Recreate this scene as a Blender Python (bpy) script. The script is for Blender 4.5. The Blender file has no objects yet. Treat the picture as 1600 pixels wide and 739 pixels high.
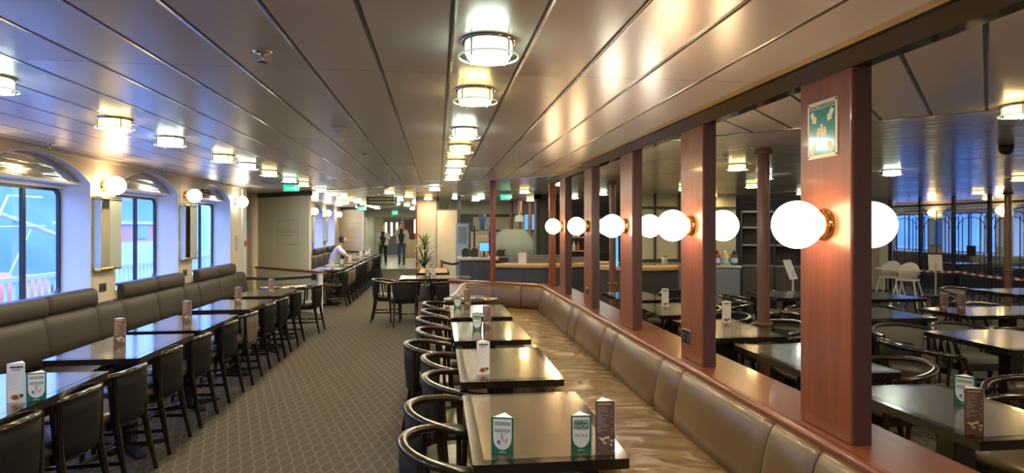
import bpy, math, random
from mathutils import Vector, Matrix
random.seed(7)
sc = bpy.context.scene
C = sc.collection
PI = math.pi
# ------------------------------------------------------------------ camera, world, exposure
F = 950.0; HC = 1.62; VPX = 684.0; HY = 355.0
TAN = (800 - VPX) / F
YAW = math.atan(TAN); CY = math.cos(YAW); SY = math.sin(YAW)
cam_d = bpy.data.cameras.new('camera'); cam = bpy.data.objects.new('camera', cam_d); C.objects.link(cam)
cam_d.sensor_width = 36.0; cam_d.lens = F / 1600 * 36.0; cam_d.clip_start = 0.05; cam_d.clip_end = 400
cam_d.shift_y = -(369.5 - HY) / 1600
cam.location = (0, 0, HC); cam.rotation_euler = (PI / 2, 0, -YAW)
sc.camera = cam
sc.view_settings.view_transform = 'Standard'; sc.view_settings.look = 'None'
sc.view_settings.gamma = 1.0; sc.view_settings.use_curve_mapping = False
sc.view_settings.exposure = 0.38
sc.cycles.use_denoising = True
sc.cycles.max_bounces = 7; sc.cycles.diffuse_bounces = 4; sc.cycles.glossy_bounces = 4
sc.cycles.transparent_max_bounces = 12; sc.cycles.transmission_bounces = 4
sc.cycles.sample_clamp_indirect = 6.0
sc.cycles.caustics_reflective = False; sc.cycles.caustics_refractive = False

W = bpy.data.worlds.new('overcast_dusk'); sc.world = W; W.use_nodes = True
nt = W.node_tree; nt.nodes.clear()
wo = nt.nodes.new('ShaderNodeOutputWorld'); bg = nt.nodes.new('ShaderNodeBackground')
tc = nt.nodes.new('ShaderNodeTexCoord'); sx = nt.nodes.new('ShaderNodeSeparateXYZ'); cr = nt.nodes.new('ShaderNodeValToRGB')
nt.links.new(tc.outputs['Generated'], sx.inputs[0]); nt.links.new(sx.outputs['Z'], cr.inputs[0])
cr.color_ramp.elements[0].position = 0.0; cr.color_ramp.elements[0].color = (0.07, 0.19, 0.48, 1)
cr.color_ramp.elements[1].position = 0.45; cr.color_ramp.elements[1].color = (0.30, 0.50, 1.22, 1)
nt.links.new(cr.outputs[0], bg.inputs[0]); bg.inputs[1].default_value = 5.2
nt.links.new(bg.outputs[0], wo.inputs[0])

L_GLOBE = 17.0; L_CEIL = 150.0

def P(u, v, z):
    """floor-plan point seen at picture point (u,v) lying at height z"""
    d = F * (HC - z) / (v - HY)
    X = CY * d * (u - VPX) / F
    return X, (d - X * SY) / CY
def PD(u, d):
    X = CY * d * (u - VPX) / F
    return X, (d - X * SY) / CY

# ------------------------------------------------------------------ materials
MATS = {}
def N(nt, t, **kw):
    n = nt.nodes.new('ShaderNode' + t)
    for k, v in kw.items(): setattr(n, k, v)
    return n
def mat(name, col=(0.8, 0.8, 0.8), rough=0.5, metal=0.0, coat=0.0, spec=0.5, emit=None, estr=0.0, aniso=0.0, ior=1.5,
        noise=None, bump=None, bdist=0.01):
    """noise=(scale xyz, amount) colour variation, bump=(scale xyz, strength, detail)"""
    m = bpy.data.materials.new(name); m.use_nodes = True
    nt = m.node_tree; b = nt.nodes['Principled BSDF']
    b.inputs['Base Color'].default_value = (*col, 1); b.inputs['Roughness'].default_value = rough
    b.inputs['Metallic'].default_value = metal; b.inputs['Coat Weight'].default_value = coat
    b.inputs['Coat Roughness'].default_value = 0.08
    b.inputs['Specular IOR Level'].default_value = spec; b.inputs['IOR'].default_value = ior
    b.inputs['Anisotropic'].default_value = aniso
    if emit: b.inputs['Emission Color'].default_value = (*emit, 1); b.inputs['Emission Strength'].default_value = estr
    g = None
    if noise or bump: g = N(nt, 'TexCoord')
    if noise:
        mp = N(nt, 'Mapping'); mp.inputs['Scale'].default_value = noise[0]
        nz = N(nt, 'TexNoise'); nz.inputs['Scale'].default_value = 1.0; nz.inputs['Detail'].default_value = 4
        nt.links.new(g.outputs['Object'], mp.inputs[0]); nt.links.new(mp.outputs[0], nz.inputs['Vector'])
        r = N(nt, 'MapRange'); r.inputs['From Min'].default_value = 0.3; r.inputs['From Max'].default_value = 0.7
        r.inputs['To Min'].default_value = 1 - noise[1]; r.inputs['To Max'].default_value = 1 + noise[1]
        nt.links.new(nz.outputs[0], r.inputs[0])
        mx = N(nt, 'VectorMath', operation='SCALE'); mx.inputs[0].default_value = col
        nt.links.new(r.outputs[0], mx.inputs['Scale']); nt.links.new(mx.outputs[0], b.inputs['Base Color'])
    if bump:
        mp = N(nt, 'Mapping'); mp.inputs['Scale'].default_value = bump[0]
        nz = N(nt, 'TexNoise'); nz.inputs['Scale'].default_value = 1.0; nz.inputs['Detail'].default_value = bump[2]
        if len(bump) > 3: nz.inputs['Distortion'].default_value = bump[3]
        nt.links.new(g.outputs['Object'], mp.inputs[0]); nt.links.new(mp.outputs[0], nz.inputs['Vector'])
        bp = N(nt, 'Bump'); bp.inputs['Strength'].default_value = bump[1]; bp.inputs['Distance'].default_value = bdist
        nt.links.new(nz.outputs[0], bp.inputs['Height']); nt.links.new(bp.outputs[0], b.inputs['Normal'])
    MATS[name] = m
    return m

def glass_mat(name, tint, gl=0.12, rough=0.02, milky=False):
    m = bpy.data.materials.new(name); m.use_nodes = True; nt = m.node_tree; nt.nodes.clear()
    o = N(nt, 'OutputMaterial'); mx = N(nt, 'MixShader'); t = N(nt, 'BsdfTransparent'); g = N(nt, 'BsdfDiffuse' if milky else 'BsdfGlossy')
    if milky: g.inputs[0].default_value = (0.62, 0.72, 0.72, 1)
    t.inputs[0].default_value = (*tint, 1); g.inputs['Roughness'].default_value = rough; mx.inputs[0].default_value = gl
    nt.links.new(t.outputs[0], mx.inputs[1]); nt.links.new(g.outputs[0], mx.inputs[2]); nt.links.new(mx.outputs[0], o.inputs[0])
    MATS[name] = m; return m

def ceiling_mat(name, nx, ny, off, sp, cx, cy, coff, csp, seam=(0.05, 0.04, 0.033, 1), rough=0.0, bd=0.006):
    """long seams at dot(p,n)=off+k*sp, thin cross joints at dot(p,c)=coff+k*csp"""
    m = bpy.data.materials.new(name); m.use_nodes = True; nt = m.node_tree; b = nt.nodes['Principled BSDF']
    geo = N(nt, 'NewGeometry')
    def coord(a, c, off, sp):
        d = N(nt, 'VectorMath', operation='DOT_PRODUCT'); d.inputs[1].default_value = (a, c, 0)
        nt.links.new(geo.outputs['Position'], d.inputs[0])
        s = N(nt, 'Math', operation='SUBTRACT'); s.inputs[1].default_value = off; nt.links.new(d.outputs['Value'], s.inputs[0])
        q = N(nt, 'Math', operation='DIVIDE'); q.inputs[1].default_value = sp; nt.links.new(s.outputs[0], q.inputs[0])
        fl = N(nt, 'Math', operation='FLOOR'); nt.links.new(q.outputs[0], fl.inputs[0])
        fr = N(nt, 'Math', operation='FRACT'); nt.links.new(q.outputs[0], fr.inputs[0])
        pp = N(nt, 'Math', operation='PINGPONG'); pp.inputs[1].default_value = 0.5; nt.links.new(fr.outputs[0], pp.inputs[0])
        return pp, fl, fr
    p1, f1, fr1 = coord(nx, ny, off, sp); p2, f2, fr2 = coord(cx, cy, coff, csp)
    w1 = N(nt, 'MapRange'); w1.interpolation_type = 'SMOOTHSTEP'
    w1.inputs['From Min'].default_value = 0.007 / sp; w1.inputs['From Max'].default_value = 0.012 / sp
    nt.links.new(p1.outputs[0], w1.inputs[0])
    w2 = N(nt, 'MapRange'); w2.inputs['From Min'].default_value = 0.0015 / csp; w2.inputs['From Max'].default_value = 0.004 / csp
    w2.inputs['To Min'].default_value = 0.35
    nt.links.new(p2.outputs[0], w2.inputs[0])
    mn = N(nt, 'Math', operation='MINIMUM'); nt.links.new(w1.outputs[0], mn.inputs[0]); nt.links.new(w2.outputs[0], mn.inputs[1])
    cb = N(nt, 'CombineXYZ'); nt.links.new(f1.outputs[0], cb.inputs[0]); nt.links.new(f2.outputs[0], cb.inputs[1])
    wn = N(nt, 'TexWhiteNoise', noise_dimensions='3D'); nt.links.new(cb.outputs[0], wn.inputs['Vector'])
    # long brushed noise
    mp = N(nt, 'Mapping'); mp.inputs['Scale'].default_value = (3, 3, 1); mp.inputs['Rotation'].default_value = (0, 0, 0)
    nz = N(nt, 'TexNoise'); nz.inputs['Scale'].default_value = 1.0; nz.inputs['Detail'].default_value = 2
    nt.links.new(geo.outputs['Position'], mp.inputs[0]); nt.links.new(mp.outputs[0], nz.inputs['Vector'])
    mix = N(nt, 'Mix', data_type='RGBA'); nt.links.new(mn.outputs[0], mix.inputs['Factor'])
    mix.inputs['A'].default_value = seam; mix.inputs['B'].default_value = CEIL_COL
    nt.links.new(mix.outputs['Result'], b.inputs['Base Color'])
    b.inputs['Metallic'].default_value = CEIL_METAL
    rr = N(nt, 'MapRange'); rr.inputs['To Min'].default_value = CEIL_R - 0.03 + rough; rr.inputs['To Max'].default_value = CEIL_R + 0.04 + rough
    nt.links.new(wn.outputs['Value'], rr.inputs[0]); nt.links.new(rr.outputs[0], b.inputs['Roughness'])
    # panel bellies: each panel is very slightly bowed, with a groove between
    gm = N(nt, 'MapRange'); gm.interpolation_type = 'SMOOTHSTEP'; gm.inputs['From Max'].default_value = 0.016 / sp
    nt.links.new(p1.outputs[0], gm.inputs[0])
    bowed = N(nt, 'MATH' if False else 'Math', operation='MULTIPLY'); bowed.inputs[1].default_value = 0.25; nt.links.new(nz.outputs[0], bowed.inputs[0])
    ad = N(nt, 'Math', operation='ADD'); nt.links.new(gm.outputs[0], ad.inputs[0]); nt.links.new(bowed.outputs[0], ad.inputs[1])
    bp = N(nt, 'Bump'); bp.inputs['Strength'].default_value = 0.5; bp.inputs['Distance'].default_value = bd; bp.invert = True
    nt.links.new(ad.outputs[0], bp.inputs['Height']); nt.links.new(bp.outputs[0], b.inputs['Normal'])
    MATS[name] = m; return m

CEIL_COL = (0.70, 0.655, 0.60, 1); CEIL_METAL = 0.28; CEIL_R = 0.27
H = 2.32
R2 = math.sqrt(0.5)
ceiling_mat('ceiling_long', 1, 0, 0.05, 0.30, 0, 1, 2.775, 2.155)
ceiling_mat('ceiling_diagonal', R2, -R2, -0.277, 0.272, R2, R2, 4.6, 30)
ceiling_mat('ceiling_cross', R2, R2, 9.75 * R2, 0.15, R2, -R2, 0.3, 2.155, seam=(0.70, 0.62, 0.50, 1), rough=-0.07, bd=0.012)  # pale seams paint the bright reflected streaks into the colour

mat('dark_lacquer', (0.012, 0.0075, 0.006), 0.16, coat=0.6, noise=((3, 3, 30), 0.4))
mat('brown_lacquer', (0.020, 0.009, 0.005), 0.24, coat=0.3, spec=0.4, noise=((3, 3, 30), 0.4))
mat('table_inlay', (0.25, 0.20, 0.135), 0.22, metal=0.8, coat=0.4, noise=((5, 40, 5), 0.10))
mat('table_inlay_dark', (0.17, 0.165, 0.15), 0.26, metal=0.7, coat=0.4, noise=((5, 40, 5), 0.12))
mat('chair_cloth', (0.012, 0.011, 0.012), 0.75, spec=0.25, bump=((300, 300, 300), 0.25, 2))
mat('chair_cloth_grey', (0.20, 0.19, 0.17), 0.75, bump=((300, 300, 300), 0.25, 2))
mat('chair_cloth_tan', (0.16, 0.125, 0.10), 0.7, bump=((300, 300, 300), 0.25, 2))
mat('chair_leather', (0.045, 0.035, 0.026), 0.35, bump=((20, 20, 20), 0.2, 3))
mat('seat_leather', (0.12, 0.095, 0.06), 0.32, bump=((14, 14, 14), 0.25, 3))
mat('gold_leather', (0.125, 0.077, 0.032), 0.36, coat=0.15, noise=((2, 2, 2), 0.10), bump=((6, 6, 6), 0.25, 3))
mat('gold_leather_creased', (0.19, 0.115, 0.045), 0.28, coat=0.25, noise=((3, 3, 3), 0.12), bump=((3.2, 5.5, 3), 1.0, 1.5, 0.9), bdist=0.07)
mat('taupe_leather', (0.045, 0.032, 0.026), 0.5, noise=((2, 2, 2), 0.08), bump=((8, 8, 8), 0.2, 3))
mat('cherry', (0.195, 0.058, 0.020), 0.34, coat=0.15, noise=((30, 30, 1.5), 0.18))
mat('cherry_bluelit', (0.085, 0.045, 0.060), 0.35, noise=((30, 30, 1.5), 0.12))  # blue daylight on the pillars' cherry sides, put into the colour
mat('cherry_rail', (0.17, 0.050, 0.022), 0.30, coat=0.15, spec=0.35, noise=((20, 1.5, 20), 0.2))
mat('cherry_column', (0.17, 0.085, 0.062), 0.35, coat=0.2, noise=((30, 30, 1.5), 0.15))
mat('cream_wall', (0.66, 0.58, 0.46), 0.42, noise=((1.5, 1.5, 1.5), 0.03))
mat('white_paint', (0.74, 0.76, 0.78), 0.38)
mat('cream_panel', (0.74, 0.70, 0.58), 0.40, noise=((2, 2, 2), 0.04))
mat('green_cream', (0.55, 0.52, 0.38), 0.45)
mat('grey_panel', (0.42, 0.42, 0.43), 0.5)
mat('pale_grey', (0.52, 0.50, 0.49), 0.5)
mat('mirror', (0.78, 0.80, 0.74), 0.05, metal=1.0)
mat('pale_reflect_mirror', (0.62, 0.68, 0.62), 0.38, metal=0.45)  # reflection of the lit window reveals, put in as a pale green colour
mat('lunette_mirror', (0.74, 0.71, 0.64), 0.09, metal=1.0, bump=((1.5, 1.5, 26), 0.35, 2))
mat('header_brass', (0.13, 0.10, 0.055), 0.08, metal=1.0, bump=((1, 3, 1), 0.25, 2))
mat('brass', (0.85, 0.60, 0.22), 0.16, metal=1.0)
mat('chrome', (0.70, 0.70, 0.68), 0.14, metal=1.0)
mat('black_metal', (0.015, 0.014, 0.014), 0.35)
mat('dark_frame', (0.03, 0.03, 0.035), 0.4)
mat('black_rubber', (0.012, 0.012, 0.013), 0.6)
mat('navy_panel', (0.055, 0.062, 0.095), 0.45)
mat('dark_panel', (0.055, 0.052, 0.052), 0.45)
mat('slate', (0.16, 0.17, 0.19), 0.4)
mat('light_wood', (0.55, 0.36, 0.19), 0.4, noise=((2, 30, 2), 0.15))
mat('lobby_tile', (0.55, 0.46, 0.36), 0.25)
mat('white_plastic', (0.78, 0.77, 0.72), 0.4)
mat('white_card', (0.80, 0.80, 0.84), 0.45)
mat('green_print', (0.02, 0.16, 0.10), 0.4)
mat('ink', (0.05, 0.06, 0.08), 0.5)
mat('brown_print', (0.17, 0.10, 0.095), 0.45)
mat('pale_ink', (0.62, 0.56, 0.55), 0.5)
mat('food_orange', (0.45, 0.16, 0.05), 0.5)
mat('food_cream', (0.66, 0.52, 0.34), 0.5)
mat('food_red', (0.30, 0.05, 0.03), 0.5)
mat('sign_green', (0.03, 0.24, 0.16), 0.15, coat=0.5)
mat('sign_cream', (0.75, 0.68, 0.45), 0.3)
mat('exit_green', (0.02, 0.5, 0.3), 0.4, emit=(0.03, 0.62, 0.36), estr=0.9)
mat('exit_white', (0.8, 0.9, 0.8), 0.4, emit=(0.5, 1.0, 0.75), estr=1.0)
mat('globe_warm', (1, 1, 1), 0.3, emit=(1.0, 0.68, 0.38), estr=L_GLOBE)
mat('globe_cream', (1, 1, 1), 0.3, emit=(1.0, 0.74, 0.34), estr=L_GLOBE * 0.16)
mat('globe_pale', (1, 1, 1), 0.3, emit=(1.0, 0.66, 0.46), estr=L_GLOBE * 0.12)
mat('globe_white', (1, 1, 1), 0.3, emit=(1.0, 0.90, 0.72), estr=L_GLOBE * 0.8)
mat('lamp_white', (1, 1, 1), 0.3, emit=(0.90, 1.0, 0.86), estr=L_CEIL)
mat('lamp_yellow', (1, 1, 1), 0.3, emit=(1.0, 0.68, 0.28), estr=L_CEIL)
mat('lamp_white_rim', (0.9, 0.95, 0.9), 0.3, emit=(0.82, 0.95, 0.72), estr=2.0)
mat('lamp_yellow_rim', (0.9, 0.85, 0.6), 0.3, emit=(1.0, 0.72, 0.28), estr=1.8)
mat('disc_edge', (0.7, 0.75, 0.7), 0.15, emit=(0.82, 0.95, 0.75), estr=0.35)
mat('lit_glow', (1, 1, 1), 0.3, emit=(1.0, 0.86, 0.55), estr=3.0)
mat('screen_blue', (0.1, 0.3, 0.6), 0.3, emit=(0.10, 0.42, 0.85), estr=0.9)
mat('poster_blue', (0.10, 0.22, 0.55), 0.4)
mat('fridge_bluelit', (0.45, 0.64, 0.98), 0.3)  # blue light reflected by the fridge door, put into its colour
mat('leaf', (0.035, 0.085, 0.022), 0.4)
mat('leaf_edge', (0.16, 0.22, 0.06), 0.4)
mat('soil', (0.03, 0.02, 0.015), 0.9)
mat('skin', (0.60, 0.33, 0.23), 0.5)
mat('hair_dark', (0.02, 0.016, 0.014), 0.6)
mat('hair_grey', (0.42, 0.36, 0.30), 0.6)
mat('hair_brown', (0.10, 0.05, 0.025), 0.6)
mat('shirt_white', (0.68, 0.66, 0.78), 0.7)
mat('jacket_beige', (0.55, 0.49, 0.42), 0.8)
mat('jacket_tan', (0.50, 0.42, 0.34), 0.8)
mat('cloth_black', (0.012, 0.012, 0.016), 0.8)
mat('jeans', (0.035, 0.06, 0.13), 0.8)
mat('shoe_dark', (0.02, 0.018, 0.016), 0.5)
mat('ship_white', (0.78, 0.82, 0.86), 0.4)
mat('ship_blue_grey', (0.35, 0.47, 0.62), 0.5)
mat('boat_orange', (0.72, 0.16, 0.07), 0.5)
mat('cabin_red', (0.80, 0.34, 0.36), 0.5)
mat('deck_green', (0.22, 0.30, 0.36), 0.6)
mat('sea', (0.10, 0.22, 0.32), 0.25)
mat('hill_hazed', (0.16, 0.27, 0.42), 0.9, noise=((0.05, 0.05, 0.1), 0.3))  # distant blue haze is put into the hillside's own colour
mat('jar_glass', (0.55, 0.50, 0.35), 0.1, coat=0.5)
mat('sauce_red', (0.40, 0.05, 0.03), 0.2, coat=0.5)
mat('sauce_yellow', (0.65, 0.45, 0.10), 0.2, coat=0.5)
mat('sauce_brown', (0.14, 0.05, 0.02), 0.2, coat=0.5)
mat('label_blue', (0.35, 0.50, 0.70), 0.5)
mat('tape_red', (0.50, 0.10, 0.10), 0.5)
mat('art_teal', (0.04, 0.14, 0.18), 0.4)
mat('lobby_red', (0.20, 0.05, 0.035), 0.4)
glass_mat('window_glass', (0.88, 0.93, 1.0), 0.06)
glass_mat('clear_glass', (0.85, 0.92, 0.90), 0.15)
glass_mat('frosted_guard', (0.80, 0.88, 0.88), 0.55, 0.25, True)

def carpet_mat():
    m = bpy.data.materials.new('carpet'); m.use_nodes = True; nt = m.node_tree; b = nt.nodes['Principled BSDF']
    geo = N(nt, 'NewGeometry'); sp = N(nt, 'SeparateXYZ'); nt.links.new(geo.outputs['Position'], sp.inputs[0])
    def M(op, a, b_=None):
        n = N(nt, 'Math', operation=op)
        if hasattr(a, 'outputs'): nt.links.new(a.outputs[0], n.inputs[0])
        elif not isinstance(a, (int, float)): nt.links.new(a, n.inputs[0])
        else: n.inputs[0].default_value = a
        if b_ is not None:
            if hasattr(b_, 'outputs'): nt.links.new(b_.outputs[0], n.inputs[1])
            elif not isinstance(b_, (int, float)): nt.links.new(b_, n.inputs[1])
            else: n.inputs[1].default_value = b_
        return n
    ph = M('MULTIPLY', sp.outputs['Y'], 2 * PI / 0.26)
    wv = M('MULTIPLY', M('SINE', ph), 0.25)
    xx = M('DIVIDE', sp.outputs['X'], 0.085)
    lines = []
    for sgn, off in ((1, 0.0), (-1, 0.5)):
        q = M('ADD', M('ADD', xx, off), M('MULTIPLY', wv, sgn))
        lines.append(M('PINGPONG', M('FRACT', q), 0.5))
    mn = M('MINIMUM', lines[0], lines[1])
    mr = N(nt, 'MapRange'); mr.inputs['From Min'].default_value = 0.03; mr.inputs['From Max'].default_value = 0.13
    mr.inputs['To Min'].default_value = 1.0; mr.inputs['To Max'].default_value = 0.0
    nt.links.new(mn.outputs[0], mr.inputs[0])
    mix = N(nt, 'Mix', data_type='RGBA'); nt.links.new(mr.outputs[0], mix.inputs['Factor'])
    mix.inputs['A'].default_value = (0.112, 0.094, 0.077, 1); mix.inputs['B'].default_value = (0.185, 0.158, 0.128, 1)
    nz = N(nt, 'TexNoise'); nz.inputs['Scale'].default_value = 260; nt.links.new(geo.outputs['Position'], nz.inputs['Vector'])
    mx = N(nt, 'Mix', data_type='RGBA', blend_type='MULTIPLY'); mx.inputs['Factor'].default_value = 0.5
    nt.links.new(mix.outputs['Result'], mx.inputs['A']); nt.links.new(nz.outputs[0], mx.inputs['B'])
    nt.links.new(mx.outputs['Result'], b.inputs['Base Color'])
    b.inputs['Roughness'].default_value = 0.92; b.inputs['Specular IOR Level'].default_value = 0.2
    bp = N(nt, 'Bump'); bp.inputs['Strength'].default_value = 0.4; bp.inputs['Distance'].default_value = 0.004
    nt.links.new(nz.outputs[0], bp.inputs['Height']); nt.links.new(bp.outputs[0], b.inputs['Normal'])
    MATS['carpet'] = m
carpet_mat()

# ------------------------------------------------------------------ mesh building
class MB:
    def __init__(s): s.v = []; s.f = []; s.m = []; s.sm = []; s.slots = []
    def slot(s, m):
        if m not in s.slots: s.slots.append(m)
        return s.slots.index(m)
    def add(s, vs, fs, m=None, smooth=False, M=None):
        o = len(s.v); k = s.slot(m) if m else 0
        for p in vs:
            p = Vector(p)
            if M is not None: p = M @ p
            s.v.append(tuple(p))
        for f in fs: s.f.append(tuple(i + o for i in f)); s.m.append(k); s.sm.append(smooth)
        return s
    def box(s, x0, y0, z0, x1, y1, z1, m=None, M=None):
        v = [(x0, y0, z0), (x1, y0, z0), (x1, y1, z0), (x0, y1, z0), (x0, y0, z1), (x1, y0, z1), (x1, y1, z1), (x0, y1, z1)]
        return s.add(v, [(0, 3, 2, 1), (4, 5, 6, 7), (0, 1, 5, 4), (1, 2, 6, 5), (2, 3, 7, 6), (3, 0, 4, 7)], m, M=M)
    def prism(s, poly, z0, z1, m=None, M=None, smooth=False):
        """poly: ccw list of (x,y)"""
        n = len(poly)
        v = [(x, y, z0) for x, y in poly] + [(x, y, z1) for x, y in poly]
        f = [tuple(range(n - 1, -1, -1)), tuple(range(n, 2 * n))]
        s.add(v, f, m, M=M)
        s.add(v, [(i, (i + 1) % n, n + (i + 1) % n, n + i) for i in range(n)], m, smooth, M=M)
        return s
    def lathe(s, prof, seg=24, m=None, M=None, smooth=True, caps=True):
        v = []; f = []
        n = len(prof)
        for r, z in prof:
            for k in range(seg): a = 2 * PI * k / seg; v.append((r * math.cos(a), r * math.sin(a), z))
        for i in range(n - 1):
            for k in range(seg):
                k2 = (k + 1) % seg
                f.append((i * seg + k, i * seg + k2, (i + 1) * seg + k2, (i + 1) * seg + k))
        s.add(v, f, m, smooth, M)
        if caps:
            s.add(v[:seg], [tuple(range(seg - 1, -1, -1))], m, False, M); s.add(v[-seg:], [tuple(range(seg))], m, False, M)
        return s
    def sweep(s, path, sect, m=None, up=(0, 0, 1), smooth=True, caps=True, scales=None, closed=False):
        """sect: list of (a,b): a sideways, b up"""
        n = len(path); k = len(sect); v = []; f = []
        pts = [Vector(p) for p in path]
        for i, p in enumerate(pts):
            if closed: t = pts[(i + 1) % n] - pts[i - 1]
            else: t = pts[min(i + 1, n - 1)] - pts[max(i - 1, 0)]
            t.normalize(); u = Vector(up)
            if abs(t.dot(u)) > 0.98: u = Vector((1, 0, 0))
            side = t.cross(u).normalized(); uu = side.cross(t).normalized()
            sc_ = scales[i] if scales else 1.0
            for a, b in sect: v.append(tuple(p + side * a * sc_ + uu * b * sc_))
        for i in range(n if closed else n - 1):
            j = (i + 1) % n
            for q in range(k): q2 = (q + 1) % k; f.append((i * k + q, j * k + q, j * k + q2, i * k + q2))
        s.add(v, f, m, smooth)
        if caps and not closed: s.add(v[:k], [tuple(range(k))], m); s.add(v[-k:], [tuple(range(k - 1, -1, -1))], m)
        return s
    def tube(s, path, r, seg=8, m=None, **kw):
        return s.sweep(path, [(r * math.cos(2 * PI * i / seg), r * math.sin(2 * PI * i / seg)) for i in range(seg)], m, **kw)
    def sphere(s, c, r, seg=24, rings=12, m=None, M=None, sc3=(1, 1, 1)):
        prof = []; v = []; f = []
        for i in range(rings + 1):
            a = PI * i / rings
            for k in range(seg):
                b = 2 * PI * k / seg
                v.append((c[0] + sc3[0] * r * math.sin(a) * math.cos(b), c[1] + sc3[1] * r * math.sin(a) * math.sin(b), c[2] + sc3[2] * r * math.cos(a)))
        for i in range(rings):
            for k in range(seg):
                k2 = (k + 1) % seg
                if i == 0: f.append((k, seg + k, seg + k2))
                elif i == rings - 1: f.append((i * seg + k, (i + 1) * seg + k, i * seg + k2))
                else: f.append((i * seg + k, (i + 1) * seg + k, (i + 1) * seg + k2, i * seg + k2))
        return s.add(v, f, m, True, M)
    def build(s, name, m=None, parent=None, loc=None, bevel=0.0, seg=2, subsurf=0, rotz=0.0):
        me = bpy.data.meshes.new(name)
        me.from_pydata(s.v, [], s.f)
        if m and not s.slots: s.slots = [m]
        elif m and s.slots == [None]: s.slots = [m]
        for q in s.slots: me.materials.append(MATS[q if q else m])
        me.polygons.foreach_set('material_index', s.m); me.polygons.foreach_set('use_smooth', s.sm)
        me.update()
        o = bpy.data.objects.new(name, me); C.objects.link(o)
        if parent: o.parent = parent
        if loc: o.location = loc
        o.rotation_euler.z = rotz
        if bevel:
            b = o.modifiers.new('bevel', 'BEVEL'); b.width = bevel; b.segments = seg; b.limit_method = 'ANGLE'; b.angle_limit = math.radians(40)
        if subsurf:
            b = o.modifiers.new('sub', 'SUBSURF'); b.levels = subsurf; b.render_levels = subsurf
        return o
def rect(w, h, r=0.3, n=3):
    """rounded section, centred"""
    q = min(w, h) * r; out = []
    for cx_, cy_, a0 in ((w / 2 - q, h / 2 - q, 0), (-w / 2 + q, h / 2 - q, 90), (-w / 2 + q, -h / 2 + q, 180), (w / 2 - q, -h / 2 + q, 270)):
        for i in range(n):
            a = math.radians(a0 + 90 * i / (n - 1)); out.append((cx_ + q * math.cos(a), cy_ + q * math.sin(a)))
    return out
def tag(o, label=None, cat=None, group=None, kind=None):
    if label: o['label'] = label
    if cat: o['category'] = cat
    if group: o['group'] = group
    if kind: o['kind'] = kind
    return o
def struct(name, mb, m=None, **kw):
    o = mb.build(name, m, **kw)
    if not kw.get('parent'): o['kind'] = 'structure'
    return o
def empty(name, loc, rz, label, cat, group=None):
    o = bpy.data.objects.new(name, None); C.objects.link(o); o.location = loc; o.rotation_euler = (0, 0, rz)
    o.empty_display_size = 0.1
    return tag(o, label, cat, group)
KIDS = {}
def copy_tree(o, parent=None):
    c = o.copy(); C.objects.link(c); c.parent = parent
    for ch in list(o.children): copy_tree(ch, c)
    return c
def dup(root, loc, rz, label, group=None):
    c = copy_tree(root); c.location = loc; c.rotation_euler = (0, 0, rz); c['label'] = label
    if group: c['group'] = group
    return c
ORD = ['first', 'second', 'third', 'fourth', 'fifth', 'sixth', 'seventh', 'eighth', 'ninth', 'tenth', 'eleventh', 'twelfth', 'thirteenth',
       'fourteenth', 'fifteenth', 'sixteenth', 'seventeenth', 'eighteenth', 'nineteenth', 'twentieth', 'farthest']
def T(x, y, z, rz=0.0, rx=0.0, ry=0.0):
    return Matrix.Translation((x, y, z)) @ Matrix.Rotation(rz, 4, 'Z') @ Matrix.Rotation(ry, 4, 'Y') @ Matrix.Rotation(rx, 4, 'X')
_tc = {}
def text_geo(s, size, align='CENTER'):
    key = (s, size, align)
    if key in _tc: return _tc[key]
    cu = bpy.data.curves.new('t', 'FONT'); cu.body = s; cu.size = size; cu.align_x = align; cu.align_y = 'CENTER'; cu.resolution_u = 2
    o = bpy.data.objects.new('t', cu); C.objects.link(o)
    dg = bpy.context.evaluated_depsgraph_get(); me = bpy.data.meshes.new_from_object(o.evaluated_get(dg))
    r = ([tuple(v.co) for v in me.vertices], [tuple(p.vertices) for p in me.polygons])
    bpy.data.objects.remove(o); bpy.data.curves.remove(cu); bpy.data.meshes.remove(me)
    _tc[key] = r; return r
def add_text(mb, s, size, m, M, sx_=1.0):
    v, f = text_geo(s, size)
    mb.add([(x * sx_, y, z) for x, y, z in v], f, m, M=M)

# ================================================================== SETTING
YB = -2.6; YE = 37.0; XL = -3.42; XR = 13.9; XP = 1.58
struct('floor', MB().box(-4.0, YB, -0.06, XR + 0.2, 24.0, 0.0), 'carpet')
struct('floor', MB().box(-4.0, 24.0, -0.06, XR + 0.2, YE + 0.2, 0.0), 'lobby_tile')
# ceiling, three fields of panels
kA = 9.75; kB = 6.53
struct('ceiling', MB().prism([(-3.95, YB), (XP, YB), (XP, kA - XP), (-3.95, kA + 3.95)], H, H + 0.05), 'ceiling_long')
struct('ceiling', MB().prism([(XP, YB), (kB - YB, YB), (XP, kB - XP)], H, H + 0.05), 'ceiling_diagonal')
struct('ceiling', MB().prism([(XP, kB - XP), (kB - YB, YB), (XR + 0.2, YB), (XR + 0.2, YE), (-3.95, YE), (-3.95, kA + 3.95), (XP, kA - XP)], H, H + 0.05), 'ceiling_cross')
struct('trim_1', MB().sweep([(XP - 0.02, kA - XP + 0.02, H - 0.004), (-3.42, kA + 3.42, H - 0.004)], rect(0.03, 0.01)), 'chrome')
struct('trim_2', MB().sweep([(XP, kB - XP, H - 0.004), (kB - YB, YB, H - 0.004)], rect(0.03, 0.01)), 'chrome')

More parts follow.
